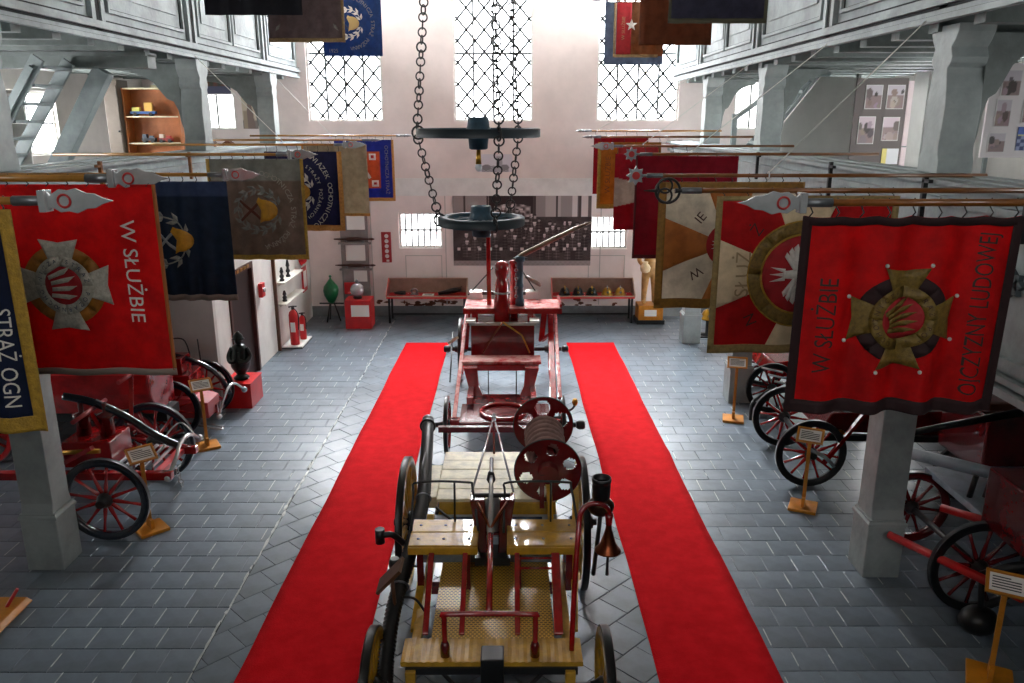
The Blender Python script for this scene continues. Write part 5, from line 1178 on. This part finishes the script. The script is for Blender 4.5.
# ------------------------------------------------------------------ display tables with glass cases
GLASS = mat('case_glass', '#f2f6f6', .03, trans=1.0); GLASS.node_tree.nodes['Principled BSDF'].inputs['IOR'].default_value = 1.05
def case_table(x0, x1, label):
    xc = (x0+x1)/2; w = x1-x0; v = thing('display_table', label, 'display case', (xc, 19.38, 0), 'glass display tables'); W = w/2
    for x in (-W+.06, W-.06):
        for y in (-.24, .24): MB().b2((x-.025, y-.025, 0), (x+.025, y+.025, .62)).build('leg', BLACK, v)
    MB().b2((-W+.06, .22, .10), (W-.06, .25, .14)).build('stretcher', BLACK, v)
    MB().b2((-W, -.28, .62), (W, .28, .66)).build('table_top', REDB, v); MB().b2((-W+.03, -.25, .66), (W-.03, .25, .668)).build('red_cloth', mat('red_felt', '#c8151d', .9), v)
    WF = mat('pale_wood_frame', '#b99a86', .5, noise=.2, scale=6)
    for q in (((-W, -.28, .66), (W, -.26, .69)), ((-W, .26, .66), (W, .28, 1.04)), ((-W, .2, 1.02), (W, .28, 1.04))): MB().b2(*q).build('case_rail', WF, v)
    for sg in (-1, 1): MB().prism([(-.28, .66), (.28, .66), (.28, 1.04), (.2, 1.04), (-.28, .72)], 'x', sg*W-.012, sg*W+.012).build('case_side', WF if sg > 0 else mat('pink_wood_side', '#c9685f', .5), v)
    g = MB(); g.add([(-W+.02, -.275, .70), (W-.02, -.275, .70), (W-.02, .2, 1.03), (-W+.02, .2, 1.03), (-W+.02, -.273, .694), (W-.02, -.273, .694), (W-.02, .203, 1.024), (-W+.02, .203, 1.024)], [(0, 1, 2, 3), (4, 7, 6, 5), (0, 4, 5, 1), (1, 5, 6, 2), (2, 6, 7, 3), (3, 7, 4, 0)]); g.build('glass_lid', GLASS, v)
    return v
case_table(-3.02, -1.06, 'red topped glass case of hose fittings under the small window'); case_table(1.03, 3.05, 'red topped glass case of helmets beside the wooden figure')
def helm(x, y, z, m, label, group=None, s=1.0, ax=(0, 0, 1)):
    v = thing('helmet', label, 'helmet', (x, y, z), group); MB().lathe([(.15*s, 0), (.155*s, .012*s), (.12*s, .03*s), (.115*s, .09*s), (.085*s, .15*s), (.04*s, .175*s), (.001, .18*s)], (0, 0, 0), ax, 16).build('shell', m, v)
    MB().prism([(-.09*s, .13*s), (0, .175*s), (.09*s, .13*s), (.08*s, .18*s), (0, .225*s), (-.08*s, .18*s)], 'x', -.012*s, .012*s).build('comb', BRASS if m is not BRASS else GALV, v); MB().lathe([(.03*s, 0), (.025*s, .01)], (0, -.12*s, .075*s), (0, -1, .2), 10).build('badge', BRASS if m is BLACK else STEEL, v)
for k, (x, m, n) in enumerate(((1.35, BLACK, 'black helmet at the mural end of the helmet case'), (1.68, BLACK, 'second black helmet along the helmet case'), (2.02, BLACK, 'black helmet in the middle of the helmet case'), (2.40, BRASS, 'brass helmet in the case next to the black ones'), (2.72, BRASS, 'brass helmet at the wooden figure end of the case'))): helm(x, 19.38, .668, m, n, 'helmets in the glass case')
def fitting(x, label, f):
    v = thing('hose_fitting', label, 'fitting', (x, 19.36, .668), 'fittings in the glass case'); f(v)
fitting(-2.72, 'dark short nozzle lying in the fittings case', lambda v: MB().lathe([(.02, -.14), (.035, -.05), (.05, .03), (.045, .14)], (0, 0, .05), (1, .2, 0), 12).build('barrel', BLACK, v))
fitting(-2.36, 'steel round coupling standing in the fittings case', lambda v: (MB().ring((0, 0, .09), .07, .025, (0, 1, .4), 18, 8).build('ring', STEEL, v), MB().b2((-.1, -.05, 0), (.1, .05, .02)).build('foot', STEEL, v)))
fitting(-2.02, 'small white printed card lying in the fittings case', lambda v: (MB().b2((-.14, -.1, 0), (.14, .1, .008)).build('card', PAPER, v), MB().b2((-.09, -.02, .008), (.09, .02, .010)).build('print_line', INK, v)))
fitting(-1.48, 'long black leather strap tool in the fittings case', lambda v: (MB().lathe([(.04, -.3), (.06, -.1), (.07, .1), (.05, .28)], (0, 0, .09), (1, .3, .15), 12).build('body', BLACK, v), MB().cyl((.1, 0, .1), (.3, .05, .2), .02, n=7).build('handle', BROWN, v)))
# carved wooden fireman on a pine block
v = thing('figure_plinth', 'pine block with white card under the wooden fireman', 'plinth', (3.44, 19.28, 0)); MB().b2((-.30, -.27, .10), (.30, .27, .46)).build('block', OWOOD, v, .01); MB().b2((-.34, -.3, 0), (.34, .3, .10)).build('base', BLACK, v); MB().b2((-.16, -.276, .2), (.14, -.27, .36)).build('card', PAPER, v)
def skin_figure(name, joints, edges, m, parent, sub=2):
    me = bpy.data.meshes.new(name); me.from_pydata([j[:3] for j in joints], edges, []); o = bpy.data.objects.new(name, me); C.objects.link(o); o.parent = parent
    md = o.modifiers.new('skin', 'SKIN'); md.use_smooth_shade = True
    for i, j in enumerate(joints):
        r = j[3]; me.skin_vertices[0].data[i].radius = (r, r) if not isinstance(r, tuple) else r
    me.skin_vertices[0].data[0].use_root = True
    sb = o.modifiers.new('sub', 'SUBSURF'); sb.levels = sub; sb.render_levels = sub; me.materials.append(m); return o
CARV = mat('carved_limewood', '#c8985a', .5, noise=.35, scale=7, bump=.3, bscale=18)
v = thing('wooden_figure', 'carved limewood fireman figure in helmet holding a pale jug', 'statue', (3.42, 19.28, .485))
J = [(0, 0, .82, (.17, .13)), (0, 0, 1.05, (.16, .12)), (0, 0, 1.27, (.19, .13)), (0, 0, 1.40, .09), (0, 0, 1.47, .07), (0, -.01, 1.58, .11), (0, -.01, 1.68, .09),
     (-.10, 0, .72, .12), (-.12, -.03, .42, .085), (-.13, 0, .12, .065), (-.13, 0, .03, .06), (-.14, -.14, .025, .05), (.10, 0, .72, .12), (.12, -.02, .42, .085), (.13, .02, .12, .065), (.13, .02, .03, .06), (.15, -.12, .025, .05),
     (-.24, 0, 1.30, .075), (-.29, -.05, 1.05, .06), (-.20, -.20, .95, .045), (-.15, -.26, .94, .04), (.24, 0, 1.30, .075), (.30, -.02, 1.05, .06), (.26, -.10, .84, .045), (.25, -.13, .77, .04)]
E_ = [(0, 1), (1, 2), (2, 3), (3, 4), (4, 5), (5, 6), (0, 7), (7, 8), (8, 9), (9, 10), (10, 11), (0, 12), (12, 13), (13, 14), (14, 15), (15, 16), (2, 17), (17, 18), (18, 19), (19, 20), (2, 21), (21, 22), (22, 23), (23, 24)]
skin_figure('body', J, E_, CARV, v)
MB().lathe([(.16, 0), (.13, .02), (.12, .1), (.08, .16), (.001, .19)], (0, 0, 1.63), n=16).build('helmet', CARV, v)
MB().lathe([(.05, 0), (.11, .04), (.13, .12), (.10, .19), (.06, .22), (.07, .27)], (-.17, -.30, .80), n=16).build('jug', mat('pale_lime', '#e3cba0', .5, noise=.2, scale=8), v)
helm(4.58, 17.95, .40, BRASS, 'brass helmet on a low stand by the far right column', None, 1.3)
v = thing('helmet_stand', 'dark low stand carrying the brass helmet by the far right column', 'stand', (4.58, 17.95, 0)); MB().lathe([(.18, 0), (.18, .04), (.05, .06), (.05, .36), (.14, .38), (.14, .40)], n=14).build('stem', BLACK, v); MB().b2((-.22, -.22, 0), (.22, .22, .03)).build('base', BLACK, v)
# ------------------------------------------------------------------ upstairs, behind the left columns
v = thing('bookcase', 'orange-brown wooden bookcase with model engines on the left gallery', 'bookcase', (-6.9, 16.05, 3.02)); BKM = mat('orange_brown_board', '#b56a35', .5, noise=.25, scale=5)
MB().b2((-.52, .30, 0), (.52, .33, 2.4)).build('back_panel', BKM, v)
for x in (-.52, .52): MB().b2((x-.015, -.02, 0), (x+.015, .33, 2.4)).build('side_panel', BKM, v)
for z in (.0, .58, 1.02, 1.36, 1.86, 2.38): MB().b2((-.505, -.02, z), (.505, .30, z+.025)).build('shelf', PALEW if z > .9 else BKM, v)
def model(x, z, n, cols, label):
    w = thing('model_engine', label, 'model', (x, 16.15, z), 'model engines in the bookcase'); a, b2_, c_ = [mat('model_'+h.strip('#'), h, .4) for h in cols]
    MB().b2((-.16*n, -.05, .04), (.16*n, .05, .09)).build('chassis', a, w); MB().b2((-.14*n, -.045, .09), (-.04*n, .045, .16)).build('cab', b2_, w); MB().b2((.02*n, -.03, .09), (.12*n, .03, .13+.12*(n > 1.2))).build('load', c_, w)
    for x_ in (-.1*n, .1*n): MB().cyl((x_, -.06, .035), (x_, .06, .035), .035, n=12).build('wheel_pair', BLACK, w)
model(-7.10, 4.905, 1.5, ('#1f4f8a', '#d8d060', '#e0b050'), 'blue model engine with yellow sails on the upper bookcase shelf'); model(-7.05, 4.405, .8, ('#2a2f38', '#3a4452', '#5a6470'), 'small dark model engine on the lower bookcase shelf'); model(-6.72, 4.405, .8, ('#8a2222', '#d0c0b0', '#b03030'), 'small red model engine on the lower bookcase shelf')
v = thing('model_engine', 'pale ladder model standing on top of the bookcase', 'model', (-6.78, 16.2, 5.425)); MB().b2((-.15, -.04, 0), (.15, .04, .05)).build('base', PALEW, v); MB().beam((-.1, 0, .05), (.12, 0, .2), .05, .03).build('ladder', WHITEW, v)
def stairs(x0, z0, x1, z1, y0, y1, label, n=5, posts=True):
    v = V('staircase', label, 'stairs', (x0, y0, z0))
    for y in (y0, y1): v.part('stringer', MB().beam((x0, y, z0), (x1, y, z1), .05, .17), GREY, None, .006)
    for k in range(n):
        t = (k+.5)/n; v.part('tread', MB().b2((x0+(x1-x0)*t-.13, y0+.03, z0+(z1-z0)*t-.02), (x0+(x1-x0)*t+.13, y1-.03, z0+(z1-z0)*t+.02)), GREY)
    return v
st = stairs(-7.9, 3.10, -6.12, 5.62, 11.0, 11.75, 'steep grey wooden stair up to the left upper gallery', 11)
st.part('newel_post', MB().b2((-6.95, 10.9, 3.02), (-6.82, 11.02, 4.62)), GREY, None, .01); st.part('handrail', MB().beam((-6.88, 10.96, 4.55), (-6.2, 10.96, 5.5), .05, .07), GREY)
v = thing('diagonal_brace', 'thick grey diagonal timber brace beside the left stair', 'beam', (-6.7, 12, 3.02)); MB().beam((-.65, 0, .02), (.93, 0, 2.50), .18, .24).build('timber', GREY, v, .01); MB().b2((-.8, -.12, 0), (-.5, .12, .05)).build('foot_plate', GREY, v)
def frame_print(x, y, z, w, h, fn, label, cat='picture', rz=0, nx=24, ny=24, fm=None, grp=None):
    v = thing('picture', label, cat, (x, y, z), grp, rz); paint(w, h, nx, ny, fn).build('print', PRINT, v)
    if fm:
        f = MB(); t = .02
        for q in (((-w/2-t, -.01, -h/2-t), (w/2+t, .015, -h/2)), ((-w/2-t, -.01, h/2), (w/2+t, .015, h/2+t)), ((-w/2-t, -.01, -h/2), (-w/2, .015, h/2)), ((w/2, -.01, -h/2), (w/2+t, .015, h/2))): f.b2(*q)
        f.build('frame', fm, v)
    return v
def winged(u, v):
    if v > .82 and (abs(u-.3) > .3*(v-.6)/.4 and abs(u-.7) > .1): return (.45, .36, .22)
    return (.10+.05*math.sin(u*20), .06, .04) if v > .45 else (.08, .09, .16)
frame_print(-6.9, BY-.02, 5.62, .58, .38, winged, 'dark winged emblem picture above the left aisle window')
def tower(u, v):
    d = abs(u-.5); c = (.62, .54, .42)
    if v < .18: c = (.25, .22, .2)
    if d < .10+.06*(v < .45) and v < .62 or (d < .10*(1-(v-.62)/.25) and v < .87): c = (.22, .16, .14)
    if v < .4 and abs(u-.2) < .12: c = (.35, .28, .2)
    return c
frame_print(-6.2, BY-.02, 5.15, .36, 1.05, tower, 'tan poster of a church tower on the left aisle back wall')
v = thing('model_table', 'wooden shelf table with small house models on the left gallery', 'table', (-6.4, 18.6, 3.02)); MB().b2((-.9, -.25, 1.16), (.9, .25, 1.2)).build('top', mat('red_brown_top', '#8a4a2c', .5), v)
for x in (-.85, .85):
    for y in (-.2, .2): MB().b2((x-.025, y-.025, 0), (x+.025, y+.025, 1.16)).build('leg', BROWN, v)
for x, w_, h_, n in ((-6.75, .2, .2, 'small brown house model with steep roof'), (-6.35, .22, .16, 'low dark engine house model')):
    v = thing('house_model', n + ' on the gallery table', 'model', (x, 18.6, 4.22)); MB().b2((-w_/2, -.08, 0), (w_/2, .08, h_*.55)).build('walls', BROWN, v); MB().prism([(-w_/2-.02, h_*.55), (w_/2+.02, h_*.55), (0, h_*1.1)], 'y', -.1, .1).build('roof', mat('model_roof', '#6a3a24', .6), v)
# lattice shelf by the left outer window and a small lamp bracket
v = thing('wall_rack', 'white slatted rack beside the left gallery window', 'rack', (-8.35, 13.6, 3.02))
for z in (.3, .9, 1.35, 1.75, 2.2): MB().b2((-.3, -.5, z), (.15, .5, z+.04)).build('slat', WHITEW, v)
for y in (-.5, .5): MB().b2((-.3, y-.02, 0), (.15, y+.02, 2.3)).build('side', WHITEW, v)
v = thing('cupboard', 'tall dull brown cupboard beside the orange bookcase', 'cupboard', (-7.60, 16.2, 3.02)); MB().b2((-.14, -.25, 0), (.14, .2, 2.55)).build('body', mat('dull_taupe', '#5f5449', .6, noise=.2, scale=4), v, .01); MB().b2((-.12, -.27, .1), (.12, -.25, 2.45)).build('door', mat('dull_taupe', '#857a70', .6), v); MB().sph((.09, -.285, 1.6), .02).build('knob', BLACK, v)
# ------------------------------------------------------------------ upstairs, behind the right columns
SHEET = mat('white_sheet', '#e4e4e0', .8, noise=.08, scale=3)
v = thing('partition_screen', 'plain white partition screen under the right gallery stair', 'screen', (5.15, 13.9, 3.02)); MB().prism([(-.62, 0), (.62, 0), (.62, 2.5), (-.02, 2.5), (-.62, 1.7)], 'y', -.03, .03).build('sheet', SHEET, v); MB().b2((.58, -.05, 0), (.64, .05, 2.55)).build('post', GREY, v)
st = stairs(3.95+.35, 4.35, 5.3, 5.62, 14.05, 14.75, 'grey wooden stair rising behind the middle right column', 6)
v = V('stair_rail', 'thin grey rail and posts by the right aisle window', 'rail', (4.5, 16.5, 3.02)); v.part('post', MB().b2((4.42, 16.46, 3.02), (4.52, 16.54, 4.95)), GREY); v.part('post', MB().b2((5.3, 16.46, 3.02), (5.38, 16.54, 5.55)), GREY); v.part('handrail', MB().beam((4.45, 16.5, 4.85), (5.35, 16.5, 5.5), .05, .09), GREY)
def photo(seed, warm=0):
    rnd = random.Random(seed); bl = [(rnd.uniform(.1, .9), rnd.uniform(.1, .75), rnd.uniform(.08, .25), (lambda g: [g*1.15, g*rnd.uniform(.75, 1), g*rnd.uniform(.7, 1.05)])(rnd.uniform(.04, .4))) for _ in range(6)]; sky = (.55+.2*warm, .5, .55)
    def f(u, v):
        if min(u, v, 1-u, 1-v) < .05: return (.75, .74, .72)
        c = sky if v > .55 else (.28, .2, .2)
        for x, y, r, k in bl:
            if (u-x)**2+(v-y)**2 < r*r: c = k
        return c
    return f
def blue_card(u, v):
    if v > .68: return (.08, .15, .5)
    if v > .6: return (.7, .7, .3)
    return (.06, .08, .2) if (int(u*6)+int(v*6)) % 2 else (.3, .35, .55)
def board(x, y, z, w, h, m, label, cells, rz=0):
    v = thing('photo_board', label, 'notice board', (x, y, z), None, rz); MB().b2((-w/2, 0, -h/2), (w/2, .03, h/2)).build('panel', m, v)
    for x_ in (-w*.4, w*.4): MB().b2((x_-.02, .03, 3.02-z), (x_+.02, .06, h/2)).build('post', GREYD, v)
    for cx, cz, cw, chh, fn in cells:
        b = paint(cw, chh, 16, 20, fn, Matrix.Translation((cx, -.012, cz))); b.build('photograph', PRINT, v)
    return v
board(5.78, 13.0, 4.80, .80, 1.32, mat('taupe_board', '#6a6260', .7), 'dark notice board with photographs behind the right column', [(-.12, .38, .26, .36, photo(1)), (.22, .38, .27, .36, photo(2)), (-.18, -.12, .26, .42, photo(3, .3)), (.20, -.10, .26, .36, photo(4, .3)), (.24, -.52, .26, .24, lambda u, v: (.75, .65, .2) if u < .3 else (.75, .76, .78))])
v = thing('pink_panel', 'pinkish white leaning panel beside the dark notice board', 'panel', (6.32, 13.0, 3.02)); MB().b2((-.13, 0, 0), (.13, .03, 2.4)).build('sheet', mat('pink_white', '#e3d2d4', .7), v); MB().b2((-.13, -.01, 1.4), (.13, 0, 1.42)).build('seam', GREYD, v)
v = thing('white_locker', 'white locker door standing beyond the near right column', 'locker', (5.92, 11.2, 3.02)); MB().b2((-.33, 0, 0), (.33, .4, 2.45)).build('body', SHEET, v, .01); MB().b2((-.30, -.02, .05), (.30, 0, 2.4)).build('door', SHEET, v, .004); MB().b2((-.26, -.035, 1.2), (-.23, -.02, 1.35)).build('handle', BLACK, v)
board(5.42, 8.7, 4.93, .86, .95, mat('pale_mauve_board', '#e0d9da', .7), 'pale notice board with six colour photographs by the right wall', [(-.22, .28, .2, .26, photo(7)), (.10, .28, .26, .26, photo(8, .2)), (-.26, -.02, .16, .28, photo(9)), (.06, .0, .24, .24, photo(10)), (-.28, -.32, .18, .2, photo(11)), (.05, -.28, .24, .24, blue_card)])
# cords tying poles to the upper gallery
CORD = mat('white_cord', '#dcdcd6', .8)
for p, q, n in (((3.84, 17.3, 5.72), (1.75, 16.6, 4.64), 'thin white cord from the right gallery to the hindmost maroon banner pole'), ((3.84, 13.4, 5.72), (2.0, 12.35, 4.49), 'thin white cord from the right gallery to the red and white banner pole'), ((3.84, 10.3, 5.72), (2.1, 9.5, 4.49), 'thin white cord from the right gallery to the crimson banner pole'), ((3.84, 7.9, 5.72), (2.3, 7.25, 4.39), 'thin white cord from the right gallery to the ochre banner pole'),
                ((-4.94, 17.3, 5.80), (-3.7, 17.0, 4.55), 'thin white cord from the left gallery to the blue banner pole'), ((-4.94, 13.3, 5.80), (-3.4, 12.4, 4.51), 'thin white cord from the left gallery to the navy banner pole')):
    c = thing('tie_cord', n, 'cord', q, 'cords holding the banner poles'); b = MB().cyl(q, p, .006, n=5); b.v = [tuple(Vector(a)-Vector(q)) for a in b.v]; b.build('cord', CORD, c); MB().ring((0, 0, -.02), .028, .006, (1, 0, 0), 10, 4).build('loop', CORD, c)
